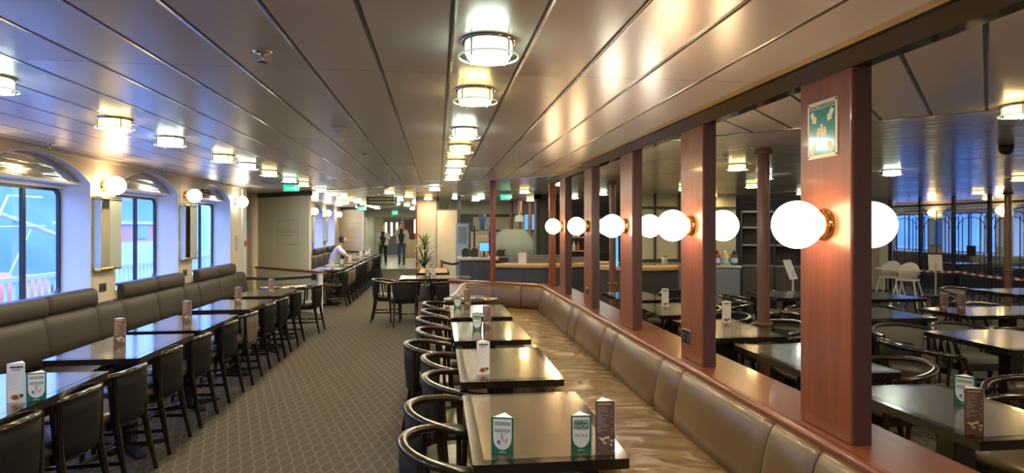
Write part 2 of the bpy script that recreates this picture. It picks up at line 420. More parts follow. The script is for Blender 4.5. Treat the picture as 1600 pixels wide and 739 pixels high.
# ---- window wall (port side): piers, spandrel, arches
PITCH = 2.05; PIER0 = 6.73; HWP = 0.225
ZSPR = 2.05; ZAP = 2.285; ZSILL = 0.93; XW = -3.72
def arch_pts(y0, y1, n=16, zs=ZSPR, za=ZAP):
    w = (y1 - y0) / 2; h = za - zs; r = (w * w + h * h) / (2 * h); yc = (y0 + y1) / 2; zc = za - r
    a = math.asin(w / r)
    return [(yc + r * math.sin(-a + 2 * a * i / n), zc + r * math.cos(-a + 2 * a * i / n)) for i in range(n + 1)]
def window_wall(name, xin, xout, piers, ystart, yend, sgn=1):
    """wall slab between xin (room face) and xout with arched openings between piers"""
    mb = MB()
    lo, hi = min(xin, xout), max(xin, xout)
    edges = []
    ys = sorted(piers)
    mb.box(lo, ystart, 0, hi, yend, ZSILL)
    prev = ystart
    opens = [(a + HWP, b - HWP) for a, b in zip(ys[:-1], ys[1:])]
    for (a, b) in opens:
        mb.box(lo, prev, ZSILL, hi, a, H)
        ap = arch_pts(a, b)
        for (ya, za), (yb, zb) in zip(ap[:-1], ap[1:]):
            v = [(lo, ya, za), (hi, ya, za), (hi, yb, zb), (lo, yb, zb), (lo, ya, H), (hi, ya, H), (hi, yb, H), (lo, yb, H)]
            mb.add(v, [(0, 3, 2, 1), (4, 5, 6, 7), (1, 2, 6, 5), (3, 0, 4, 7)])
        prev = b
    mb.box(lo, prev, ZSILL, hi, yend, H)
    return struct(name, mb, 'cream_wall'), opens
piersA = [PIER0 + PITCH * k for k in range(-5, 3)]     # -3.52 ... 10.83
wl, opensA = window_wall('wall_left', XL, XW, piersA, YB, 11.35)
piersB = [PIER0 + PITCH * k for k in range(4, 8)]
w2, opensB = window_wall('wall_left', XL, XW, piersB, 14.0, 24.0)
wid = [0]
def make_window(y0, y1, xw, sgn, detail=True):
    """sgn=+1: room lies towards +x"""
    wid[0] += 1
    xr = xw + sgn * 0.30
    # painted reveal lining
    mb = MB(); t = 0.012
    mb.box(min(xw, xr), y0, ZSILL, max(xw, xr), y0 + t, ZSPR); mb.box(min(xw, xr), y1 - t, ZSILL, max(xw, xr), y1, ZSPR)
    mb.box(min(xw, xr), y0, ZSILL - 0.0, max(xw, xr), y1, ZSILL + 0.015)
    ap = arch_pts(y0, y1); ap2 = arch_pts(y0 + t, y1 - t, zs=ZSPR, za=ZAP - t)
    xi = xr + sgn * 0.004
    for i in range(len(ap) - 1):
        v = [(xw, *ap2[i]), (xi, *ap2[i]), (xi, *ap2[i + 1]), (xw, *ap2[i + 1]), (xw, *ap[i]), (xi, *ap[i]), (xi, *ap[i + 1]), (xw, *ap[i + 1])]
        mb.add(v, [(0, 1, 2, 3), (4, 7, 6, 5), (0, 4, 5, 1), (1, 5, 6, 2), (2, 6, 7, 3), (3, 7, 4, 0)])
    struct('trim_%d' % (wid[0] + 2), mb, 'white_paint')
    root = bpy.data.objects.new('window_%d' % wid[0], None); C.objects.link(root); root.location = (xw, (y0 + y1) / 2, ZSILL); root['kind'] = 'structure'
    w = (y1 - y0) / 2 - t; ztop = 2.0 - ZSILL; zs0 = 0.015
    # outer dark frame with rounded corners
    def rr(hw, z0, z1, r, n=5):
        out = []
        for cy_, cz_, a0 in ((hw - r, z1 - r, 0), (-hw + r, z1 - r, 90), (-hw + r, z0 + r, 180), (hw - r, z0 + r, 270)):
            for i in range(n + 1): a = math.radians(a0 + 90 * i / n); out.append((cy_ + r * math.cos(a), cz_ + r * math.sin(a)))
        return out
    fr = MB(); o_ = rr(w, zs0, ztop, 0.09); i_ = rr(w - 0.028, zs0 + 0.028, ztop - 0.028, 0.065); n = len(o_)
    v = [(0, *p) for p in o_] + [(0, *p) for p in i_] + [(0.03 * sgn, *p) for p in o_] + [(0.03 * sgn, *p) for p in i_]
    f = []
    for k in range(n):
        k2 = (k + 1) % n
        f += [(k, k2, n + k2, n + k), (2 * n + k, 3 * n + k, 3 * n + k2, 2 * n + k2), (n + k, n + k2, 3 * n + k2, 3 * n + k), (k, 2 * n + k, 2 * n + k2, k2)]
    fr.add(v, f); fr.build('window_frame', 'dark_frame', root)
    # corner spandrels in painted metal close the gaps behind the rounded frame
    cs = MB()
    full = [(w, ztop), (-w, ztop), (-w, zs0), (w, zs0)]
    for q, (cy_, cz_) in enumerate(full):
        pts = o_[q * 6:(q + 1) * 6]
        vv = [(0.001 * sgn, cy_, cz_)] + [(0.001 * sgn, *p) for p in pts]
        cs.add(vv, [(0, i + 1, i + 2) for i in range(5)])
    cs.build('frame_corner', 'white_paint', root)
    for yy in (w - 0.53, -w + 0.53):
        MB().box(-0.005, yy - 0.02, zs0 + 0.01, 0.028 * sgn, yy + 0.02, ztop - 0.01).build('mullion', 'dark_frame', root)
        MB().box(-0.30 * sgn if sgn > 0 else 0.22, yy - 0.03 - 0.12, -0.2, -0.22 * sgn if sgn > 0 else 0.30, yy + 0.03 - 0.12, ztop + 0.2).build('outer_post', 'ship_white', root)
    g = MB(); g.add([(0.008 * sgn, *p) for p in i_], [tuple(range(len(i_)))]); g.build('pane', 'window_glass', root)
    # transom band, soffit box and mirrored lunette near the room face
    MB().box(min(0.002, 0.05 * sgn), -w, ztop, max(0.002, 0.05 * sgn), w, ZSPR - ZSILL - 0.012).build('transom', 'white_paint', root)
    MB().box(min(0.002, 0.21 * sgn), -w, ZSPR - ZSILL - 0.012, max(0.002, 0.21 * sgn), w, ZSPR - ZSILL + 0.012).build('soffit', 'white_paint', root)
    lu = MB(); ap3 = arch_pts(-w, w, zs=ZSPR - ZSILL + 0.012, za=ZAP - ZSILL - 0.012); k = len(ap3)
    lu.add([(0.20 * sgn, *p) for p in ap3] + [(0.18 * sgn, *p) for p in ap3], [tuple(range(k)), tuple(range(2 * k - 1, k - 1, -1))])
    lu.build('lunette', 'lunette_mirror', root)
    return root
for a, b in opensA[1:]: make_window(a, b, XW, 1)
for a, b in opensB: make_window(a, b, XW, 1)
a, b = opensA[0]
struct('wall_left', MB().box(XW - 0.02, YB, ZSILL, XW, b + 0.3, H), 'cream_wall')
# wall recess with a door between the two window runs
mb = MB().box(-3.95, 11.35, 0, -3.85, 14.0, H).box(-3.95, 11.30, 0, XW, 11.36, H).box(-3.95, 14.0, 0, XW, 14.05, H)
struct('wall_left', mb, 'cream_wall')
d1 = struct('door_1', MB().box(-3.849, 11.5, 0.0, -3.82, 12.5, 2.1), 'cream_panel')
MB().box(-3.849, 11.42, 0, -3.80, 11.5, 2.18).box(-3.849, 12.5, 0, -3.80, 12.58, 2.18).box(-3.849, 11.42, 2.1, -3.80, 12.58, 2.18).build('door_frame', 'white_paint', d1)
struct('trim_20', MB().box(XL - 0.001, 11.16, 0, XL + 0.03, 11.36, H), 'white_paint')
struct('trim_21', MB().box(XL - 0.001, YB, H - 0.03, XL + 0.05, 11.35, H - 0.002), 'cream_wall')
# panel joints of the wall lining
for k, y in enumerate([p - HWP + 0.03 for p in piersA[4:]]):
    struct('trim_%d' % (22 + k), MB().box(XL - 0.002, y, ZSILL, XL + 0.0015, y + 0.004, H - 0.03), 'pale_grey')
# starboard window wall
piersS = [2.9 + PITCH * k for k in range(0, 11)]
XS = 13.6
ws, opensS = window_wall('wall_right', XS, XS + 0.3, piersS, YB, YE)
for a, b in opensS[2:9]: make_window(a, b, XS + 0.3, -1)
mbx = MB()
for a, b in opensS[:2] + opensS[9:]: mbx.box(XS + 0.3, a - 0.2, ZSILL - 0.1, XS + 0.32, b + 0.2, H)
struct('wall_right', mbx, 'cream_wall')
struct('wall_back', MB().box(-4.0, YB - 0.1, 0, XR + 0.2, YB, H), 'cream_wall')
struct('wall_front', MB().box(-4.0, YE, 0, XR + 0.2, YE + 0.1, H), 'cream_panel')
struct('wall_left', MB().box(-4.0, 24.0, 0, -3.7, YE, H), 'cream_panel')
# bulkhead over the passage beyond the dining rows
struct('trim_30', MB().box(-3.6, 24.0, 2.02, 0.0, 24.25, H).box(-3.6, 24.25, 2.1, -2.9, 24.4, H), 'cream_panel')
struct('wall_inner', MB().box(-3.7, 22.3, 0, -2.75, 24.2, H), 'cream_panel')

# ---- divider between the two rooms: low wall, cherry rail, pillars, brass header
SILL = 0.80
struct('wall_divider', MB().box(1.50, YB, 0.0, 1.74, 8.45, SILL - 0.05), 'cream_wall')
struct('trim_40', MB().box(1.455, YB, SILL - 0.05, 1.80, 8.46, SILL - 0.012).sweep([(1.478, YB, SILL - 0.012), (1.478, 8.46, SILL - 0.012)], rect(0.045, 0.035, 0.45)).box(1.50, YB, SILL - 0.02, 1.80, 8.46, SILL), 'cherry_rail')
struct('trim_41', MB().box(1.535, YB, H - 0.10, 1.60, 8.40, H - 0.001), 'header_brass')
struct('trim_42', MB().box(1.52, YB, H - 0.022, 1.535, 8.40, H - 0.001), 'brass')
pil_y = [2.11, 3.40, 4.70, 5.99, 7.28]
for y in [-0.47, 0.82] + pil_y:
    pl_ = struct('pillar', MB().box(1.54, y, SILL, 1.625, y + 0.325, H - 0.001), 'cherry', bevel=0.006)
    MB().box(1.548, y - 0.004, SILL, 1.620, y, H - 0.001).build('side_panel', 'cherry_bluelit', pl_)  # thin sheet over the cherry side, its tone paints in bluish light
# corner post and angled partition towards the bar
PA = (1.54, 8.46); PBp = (0.16, 9.56)
struct('pillar', MB().box(1.55, 8.36, SILL, 1.64, 8.45, H - 0.001), 'cherry', bevel=0.005)
dv = Vector((PBp[0] - PA[0], PBp[1] - PA[1], 0)); Lp = dv.length; ang = math.atan2(dv.y, dv.x)
Mp = T(PA[0] + 0.1, PA[1] - 0.08, 0, ang)
struct('wall_partition', MB().box(0.0, -0.13, 0, Lp + 0.1, 0.0, SILL - 0.05, M=Mp), 'cream_wall')
struct('trim_43', MB().box(-0.05, -0.17, SILL - 0.05, Lp + 0.12, 0.03, SILL, M=Mp), 'cherry_rail', bevel=0.008)
px, py = PD(768, 9.1)
struct('pillar', MB().box(-0.032, -0.032, SILL, 0.032, 0.032, H - 0.001, M=T(px + 0.02, py, 0, ang)), 'cherry', bevel=0.004)

# ================================================================== LAMPS
def make_globe(name, matn, label, group):
    r = empty(name, (0, 0, 0), 0, label, 'lamp', group)    # local +x points away from the wall, origin at the wall
    M = Matrix.Rotation(PI / 2, 4, 'Y')
    MB().lathe([(0.0, 0.0), (0.062, 0.0), (0.064, 0.006), (0.052, 0.010), (0.050, 0.020), (0.057, 0.024), (0.055, 0.030), (0.040, 0.034), (0.0, 0.036)], 28, M=M, caps=False).build('wall_plate', 'brass', r)
    MB().sphere((0.118, 0, 0), 0.095, 32, 18).build('glass_globe', matn, r)
    return r
protoG = {}
def globe(matn, loc, rz, label, group):
    if matn not in protoG:
        g = make_globe('globe_wall_lamp', matn, label, group); protoG[matn] = g; g.location = loc; g.rotation_euler.z = rz; return g
    return dup(protoG[matn], loc, rz, label, group)
tone = ['globe_warm', 'globe_warm', 'globe_white', 'globe_cream', 'globe_warm']
for i, y in enumerate(pil_y):
    globe(tone[i], (1.54, y + 0.16, 1.63), PI, 'white globe lamp on brass plate, aisle side of the %s cherry pillar from the camera' % ORD[i], 'globe lamps on the cherry pillars')
    globe('globe_pale' if i == 0 else tone[i], (1.625, y + 0.16, 1.63), 0, 'globe lamp half hidden behind the %s cherry pillar from the camera' % ORD[i], 'globe lamps on the cherry pillars')
globe('globe_warm', (1.54, 0.98, 1.63), PI, 'globe lamp on the pillar beside the camera, out of frame', 'globe lamps on the cherry pillars')
tl = ['globe_warm', 'globe_pale', 'globe_white']
for i, k in enumerate([0, 1, 2]):
    globe(tl[i], (XL, PIER0 + PITCH * k, 2.05), 0, 'oval looking globe lamp on the %s cream pier between the left windows' % ORD[i], 'globe lamps on the window wall')
globe('globe_warm', (XL, PIER0 - PITCH, 2.05), 0, 'globe lamp on the window pier beside the camera, out of frame', 'globe lamps on the window wall')
for i, k in enumerate([5, 6, 7]):
    globe('globe_white' if i else 'globe_warm', (XL, PIER0 + PITCH * k, 2.05), 0, 'small distant globe lamp, %s beyond the mirrored writing board' % ORD[i], 'globe lamps on the far window wall')
for i, k in enumerate([3, 4, 5, 6, 7]):
    globe('globe_warm', (XS, piersS[k], 2.02), PI, 'tiny globe lamp on the far starboard wall behind the iron screen, %s from the right' % ORD[i], 'globe lamps on the starboard wall')

def make_ceiling_lamp(kind, label, group):
    r = empty('ceiling_lamp', (0, 0, 0), 0, label, 'ceiling light', group)   # origin on ceiling
    MB().lathe([(0.0, 0.0), (0.105, 0.0), (0.106, -0.008), (0.094, -0.012), (0.088, -0.012)], 36, caps=False).build('mounting_ring', 'chrome', r)
    dr = MB()
    for k in range(5):
        z = -0.008 - k * 0.009
        dr.lathe([(0.082, z), (0.089, z - 0.003), (0.089, z - 0.006), (0.082, z - 0.009)], 32, caps=False)
    dr.build('ribbed_glass', 'lamp_%s_rim' % kind, r)
    MB().lathe([(0.0, -0.066), (0.078, -0.066), (0.080, -0.060)], 24, caps=False).build('diffuser', 'lamp_%s' % kind, r)
    MB().lathe([(0.0802, -0.060), (0.079, -0.054), (0.0, -0.054)], 24, caps=False).build('reflector', 'white_plastic', r)
    MB().lathe([(0.082, -0.058), (0.112, -0.058), (0.113, -0.061), (0.112, -0.064), (0.082, -0.064), (0.082, -0.058)], 40, caps=False).build('glass_disc', 'clear_glass', r)
    MB().lathe([(0.1105, -0.0575), (0.1135, -0.0575), (0.114, -0.061), (0.1135, -0.0645), (0.1105, -0.0645), (0.1105, -0.0575)], 40, caps=False).build('disc_rim', 'disc_edge', r)
    for k in range(4):
        a = PI / 4 + k * PI / 2
        MB().lathe([(0.004, -0.004), (0.004, -0.068), (0.006, -0.069), (0.006, -0.073), (0.0, -0.074)], 8, M=T(0.096 * math.cos(a), 0.096 * math.sin(a), 0), caps=False).build('pin', 'chrome', r)
    return r
protoL = {}
def ceil_lamp(kind, x, y, label, group):
    loc = (x, y, H)
    if kind not in protoL:
        o = make_ceiling_lamp(kind, label, group); o.location = loc; protoL[kind] = o; return o
    return dup(protoL[kind], loc, 0, label, group)
ky = {'w': 'white', 'y': 'yellow'}
for i, (y, k) in enumerate([(-0.2, 'y'), (1.0, 'w'), (2.28, 'w'), (3.10, 'y'), (4.33, 'w'), (5.2, 'y'), (6.35, 'y'), (7.25, 'w'), (8.2, 'y')]):
    if i < 2: lab = ('round ceiling lamp over the aisle, just behind the camera', 'round ceiling lamp over the aisle, just above the camera')[i]
    else: lab = '%s glowing round ceiling lamp, %s from the camera in the middle row' % (ky[k], ORD[i - 2])
    ceil_lamp(ky[k], 0.19, y, lab, 'round ceiling lamps over the aisle')
for i, (y, k) in enumerate([(0.6, 'y'), (1.8, 'w'), (3.1, 'w'), (4.21, 'y'), (5.03, 'w'), (6.2, 'y'), (6.95, 'w'), (7.83, 'y'), (8.87, 'w'), (9.7, 'y')]):
    if i < 2: lab = ('round ceiling lamp over the left tables, behind the camera', 'round ceiling lamp over the left tables, beside the camera')[i]
    else: lab = '%s glowing round ceiling lamp, %s from the picture edge in the left row' % (ky[k], ORD[i - 2])
    if i == 2: y = 3.1
    ceil_lamp(ky[k], -2.07, y if i != 3 else 4.21, lab, 'round ceiling lamps over the left tables')
far = [((679, 297), 'w'), ((669, 311), 'y'), ((713, 310), 'w'), ((751, 310), 'w'), ((793, 309), 'y'), ((868, 289), 'y'),
       ((650, 318), 'y'), ((620, 320), 'w'), ((540, 318), 'y'), ((560, 324), 'y'), ((590, 330), 'w')]
for i, ((u, v), k) in enumerate(far):
    x, y = P(u, v, H - 0.065 if False else 2.26)
    ceil_lamp(ky[k], x, y, 'small distant %s ceiling lamp beyond the panel change, %s of the scattered ones' % (ky[k], ORD[i]), 'distant ceiling lamps')
for i, y in enumerate([11.2, 12.4, 13.8, 15.0, 16.2, 17.4, 18.8, 20.0, 21.4]):
    ceil_lamp('wy'[i % 2] == 'w' and 'white' or 'yellow', -2.07, y, '%s ceiling lamp over the distant second left row, %s past the panel change' % ('white' if i % 2 == 0 else 'yellow', ORD[i]), 'ceiling lamps over the distant left row')
for i, (x, y) in enumerate([(-0.6, 13.0), (-0.6, 16.5), (-0.6, 20.0), (0.9, 14.5), (1.6, 11.2), (3.0, 13.2), (-0.9, 11.6), (-0.9, 14.6), (-0.9, 18.2), (-0.9, 22.0)]):  # the row along the aisle is added to brighten the far carpet
    ceil_lamp('white' if i % 2 else 'yellow', x, y, 'distant lone ceiling lamp around the bar, %s of these' % ORD[i], 'ceiling lamps around the bar')
rr_ = [(3.4, 1.6, 'y'), (5.4, 2.4, 'w'), (7.6, 3.2, 'y'), (3.3, 6.4, 'y'), (5.5, 6.8, 'w'), (7.9, 7.4, 'y'), (10.0, 5.6, 'w'), (4.2, 10.0, 'y'),
       (7.0, 11.0, 'w'), (10.2, 10.4, 'y'), (12.4, 8.6, 'w'), (12.4, 12.4, 'y'), (9.6, 14.6, 'w'), (12.4, 16.4, 'y'), (5.6, 11.9, 'y'), (3.2, 11.6, 'w'), (2.2, 14.4, 'y'), (7.4, 0.9, 'w'), (3.32, 3.1, 'y'), (10.2, 8.0, 'y'), (6.2, 1.2, 'w')]
for i, (x, y, k) in enumerate(rr_):  # some of these are added out of view to lighten this room
    ceil_lamp(ky[k], x, y, '%s round ceiling lamp in the room beyond the pillars, %s outward' % (ky[k], ORD[i]), 'ceiling lamps of the other room')
for i, (x, y) in enumerate([(8.5, 4.5), (6.2, 3.0), (10.3, 3.4), (10.6, 7.0), (12.6, 9.6), (8.4, 1.2), (12.5, 5.2), (4.6, 0.4), (4.3, 7.6), (5.0, 9.2), (3.9, 4.2 - 2.4)]):  # lamps added, mostly out of view, to brighten the room beyond
    ceil_lamp('yellow' if i % 2 else 'white', x, y, 'added ceiling lamp toward the starboard side of the room beyond, %s of these' % ORD[i], 'added ceiling lamps of the starboard side')
for i, (x, y) in enumerate([(-1.6, 27.0), (-1.6, 30.0), (-1.6, 33.5), (-2.6, 35.0), (-1.6, 24.9), (-1.6, 28.5), (-2.6, 32.0), (-0.6, 32.0)]):  # several lamps here are added to brighten the far lobby
    ceil_lamp('white', x, y, 'lobby ceiling lamp past the bulkhead, %s behind the walking pair' % ORD[i], 'lobby ceiling lamps')

# ================================================================== FURNITURE
def hoop_pts(a0, a1, n, rx=0.255, ry=0.265, z0=0.720, dz=0.065, rr=0.0):
    out = []
    for i in range(n + 1):
        a = a0 + (a1 - a0) * i / n
        out.append((-(rx + rr) * math.cos(a), (ry + rr) * math.sin(a), z0 - dz * (abs(a) / math.radians(118)) ** 1.6))
    return out
def make_chair(cloth, wood, label, group, seatm='seat_leather'):
    r = empty('tub_chair', (0, 0, 0), 0, label, 'chair', group)
    A = math.radians
    MB().sweep(hoop_pts(A(-118), A(118), 30), rect(0.046, 0.034, 0.45, 4)).build('top_rail', wood, r)
    # upholstered back, curved panel
    bp = MB(); n = 12; am = A(50)
    grid = []
    for side, off in ((0, -0.016), (1, 0.014)):
        for j in range(5):
            t = j / 4; z = 0.40 + (0.700 - 0.40) * t
            k = 0.80 + 0.20 * t; lean = 0.02 * (1 - t)
            for i in range(n + 1):
                a = (-am + 2 * am * i / n) * k
                puff = 0.010 * math.cos(a / am * PI / 2) * math.sin(PI * t) * (1 if side else -1) * -1
                rx = 0.255 - off + 0.0; ry = 0.265 - off
                grid.append((-(rx + puff * 0.6) * math.cos(a) + lean, (ry + puff * 0.6) * math.sin(a), z - 0.012 * (abs(a) / am) ** 2))
    q = (n + 1)
    f = []
    for s in range(2):
        for j in range(4):
            for i in range(n):
                a_ = s * 5 * q + j * q + i
                f.append((a_, a_ + 1, a_ + q + 1, a_ + q) if s == 1 else (a_, a_ + q, a_ + q + 1, a_ + 1))
    o2 = 5 * q
    for i in range(n): f += [(i, i + 1, o2 + i + 1, o2 + i), (4 * q + i, o2 + 4 * q + i, o2 + 4 * q + i + 1, 4 * q + i + 1)]
    for j in range(4): f += [(j * q, o2 + j * q, o2 + (j + 1) * q, (j + 1) * q), (j * q + n, (j + 1) * q + n, o2 + (j + 1) * q + n, o2 + j * q + n)]
    bp.add(grid, f, smooth=True).build('backrest', cloth, r, bevel=0.0)
    # seat
    def dsh(s_, n=20):
        out = []
        for i in range(n + 1):
            a = A(-100) + A(200) * i / n
            out.append((-0.215 * s_ * math.cos(a), -0.235 * s_ * math.sin(a)))
        out += [(0.215 * s_, 0.222 * s_ * -1), (0.235 * s_, 0.0), (0.215 * s_, 0.222 * s_)]
        return out[::1]
    pl = dsh(1.0); pl2 = dsh(0.93); pl3 = dsh(0.55)
    m = len(pl)
    v = [(x, y, 0.425) for x, y in pl] + [(x, y, 0.452) for x, y in pl] + [(x, y, 0.470) for x, y in pl2] + [(x, y, 0.478) for x, y in pl3]
    f = [tuple(range(m))]
    for l in range(3):
        for i in range(m): i2 = (i + 1) % m; f.append((l * m + i, (l + 1) * m + i, (l + 1) * m + i2, l * m + i2))
    f.append(tuple(range(4 * m - 1, 3 * m - 1, -1)))
    MB().add(v, f, smooth=True).build('seat', seatm, r)
    MB().prism([(x * 0.98, -y * 0.98) for x, y in dsh(0.98)], 0.365, 0.426).build('seat_frame', wood, r)
    for s in (-1, 1):
        path = [(0.215, s * 0.215, 0.0), (0.205, s * 0.222, 0.20), (0.200, s * 0.232, 0.42), (0.180, s * 0.250, 0.56), (0.135, s * 0.247, 0.652)]
        MB().sweep(path, rect(0.036, 0.036, 0.3), scales=[0.7, 0.85, 1.05, 0.9, 0.85], up=(0, 1, 0)).build('leg', wood, r)
        path = [(-0.275, s * 0.185, 0.0), (-0.235, s * 0.175, 0.20), (-0.200, s * 0.170, 0.40), (-0.198, s * 0.178, 0.55), (-0.195, s * 0.186, 0.705)]
        MB().sweep(path, rect(0.036, 0.036, 0.3), scales=[0.7, 0.9, 1.1, 1.0, 0.9], up=(0, 1, 0)).build('leg', wood, r)
        for a in (72, 94):
            x = -0.255 * math.cos(A(a)); y = 0.262 * math.sin(A(a)) * s; zt = 0.72 - 0.065 * (a / 118) ** 1.6
            path = [(x * 0.8 + 0.01, y * 0.86, 0.41), (x * 0.85, y * 0.93, 0.52), (x * 0.97, y * 0.99, 0.62), (x, y, zt)]
            MB().sweep(path, rect(0.024, 0.014, 0.3), up=(0, 1, 0)).build('slat', wood, r)
        MB().sweep([(0.205, s * 0.217, 0.17), (-0.238, s * 0.176, 0.17)], rect(0.018, 0.024, 0.3)).build('stretcher', wood, r)
    MB().sweep([(0.0, -0.196, 0.17), (0.0, 0.196, 0.17)], rect(0.018, 0.022, 0.3)).build('stretcher', wood, r)
    return r
protoC = {}
def chair(kind, x, y, rz, label, group):
    if kind not in protoC:
        cl, wd, st = {'dark': ('chair_cloth', 'dark_lacquer', 'seat_leather'), 'brown': ('chair_cloth', 'brown_lacquer', 'seat_leather'),
                      'grey': ('chair_cloth_grey', 'dark_lacquer', 'chair_cloth_grey'), 'tan': ('chair_cloth_tan', 'dark_lacquer', 'seat_leather'),
                      'leather': ('chair_leather', 'brown_lacquer', 'seat_leather')}[kind]
        c = make_chair(cl, wd, label, group, st); c.location = (x, y, 0); c.rotation_euler.z = rz; protoC[kind] = c; return c
    return dup(protoC[kind], (x, y, 0), rz, label, group)
TT = 0.76
def make_table(w, l, inlay, label, group):
    """w along x, l along y, origin at floor centre"""
    r = empty('dining_table', (0, 0, 0), 0, label, 'table', group)
    c = 0.012
    def oct_(hw, hl, c): return [(-hw + c, -hl), (hw - c, -hl), (hw, -hl + c), (hw, hl - c), (hw - c, hl), (-hw + c, hl), (-hw, hl - c), (-hw, -hl + c)]
    MB().prism(oct_(w / 2, l / 2, c), TT - 0.040, TT - 0.001).build('table_top', 'dark_lacquer', r, bevel=0.010, seg=3)
    MB().prism(oct_(w / 2 - 0.045, l / 2 - 0.045, c), TT - 0.002, TT).build('inlay', inlay, r)
    MB().box(-0.055, -0.055, 0.05, 0.055, 0.055, TT - 0.04).build('pedestal', 'dark_lacquer', r, bevel=0.006)
    MB().box(-0.20, -0.14, TT - 0.055, 0.20, 0.14, TT - 0.04).build('bracket', 'black_metal', r)
    mb = MB()
    for a in range(4):
        mb.sweep([(0, 0, 0.045), (0.16, 0, 0.040), (0.27, 0, 0.012)], rect(0.07, 0.03, 0.3)) if False else mb.add(
            [(-0.035, 0, 0.06), (0.035, 0, 0.06), (0.030, 0.27, 0.022), (-0.030, 0.27, 0.022), (-0.035, 0, 0), (0.035, 0, 0), (0.030, 0.27, 0), (-0.030, 0.27, 0)],
            [(0, 1, 2, 3), (7, 6, 5, 4), (0, 4, 5, 1), (1, 5, 6, 2), (2, 6, 7, 3), (3, 7, 4, 0)], M=Matrix.Rotation(a * PI / 2 + PI / 4, 4, 'Z'))
    mb.build('base', 'black_metal', r)
    return r
protoT = {}
def table(w, l, x, y, label, group, inlay='table_inlay', rz=0.0):
    key = (round(w, 2), round(l, 2), inlay)
    if key not in protoT:
        t = make_table(w, l, inlay, label, group); t.location = (x, y, 0); t.rotation_euler.z = rz; protoT[key] = t; return t
    return dup(protoT[key], (x, y, 0), rz, label, group)
def round_table(rad, x, y, label, group=None, inlay='table_inlay'):
    r = empty('round_table', (x, y, 0), 0, label, 'table', group)
    MB().lathe([(0, TT - 0.04), (rad - 0.02, TT - 0.04), (rad, TT - 0.03), (rad, TT - 0.012), (rad - 0.010, TT - 0.002), (0, TT - 0.002)], 48, caps=False).build('table_top', 'dark_lacquer', r)
    MB().lathe([(0, TT), (rad - 0.05, TT), (rad - 0.05, TT - 0.003)], 48, caps=False).build('inlay', inlay, r)
    MB().lathe([(0, TT - 0.04), (0.045, TT - 0.04), (0.045, 0.05), (0, 0.05)], 20, caps=False).build('pedestal', 'dark_lacquer', r)
    MB().lathe([(0, 0.06), (0.05, 0.06), (0.20, 0.02), (0.21, 0.0), (0, 0.0)], 32, caps=False).build('base', 'black_metal', r)
    return r
# ---- right group by the gold bench
for i, (y0, y1) in enumerate([(2.215, 3.105), (3.38, 4.31), (4.58, 5.56), (5.80, 6.74)]):
    table(0.59, 0.93, 0.42, (y0 + y1) / 2, 'black edged bronze table by the gold bench, %s from the camera' % ORD[i], 'tables along the gold bench')
round_table(0.33, 0.40, 7.42, 'small round black edged table at the far end of the gold bench')
rch = [(-0.165, 2.60, 0.10), (-0.165, 3.08, 0.0), (-0.095, 3.68, 0.05), (-0.115, 4.22, 0.0), (-0.26, 4.76, 0.08), (-0.19, 5.38, -0.05), (-0.21, 6.05, 0.0), (-0.18, 6.62, 0.04), (-0.18, 7.25, -0.15)]
for i, (x, y, a) in enumerate(rch):
    chair('brown', x + 0.272, y, a, 'brown hooped tub chair facing the gold bench, %s from the camera' % ORD[i], 'tub chairs along the gold bench')
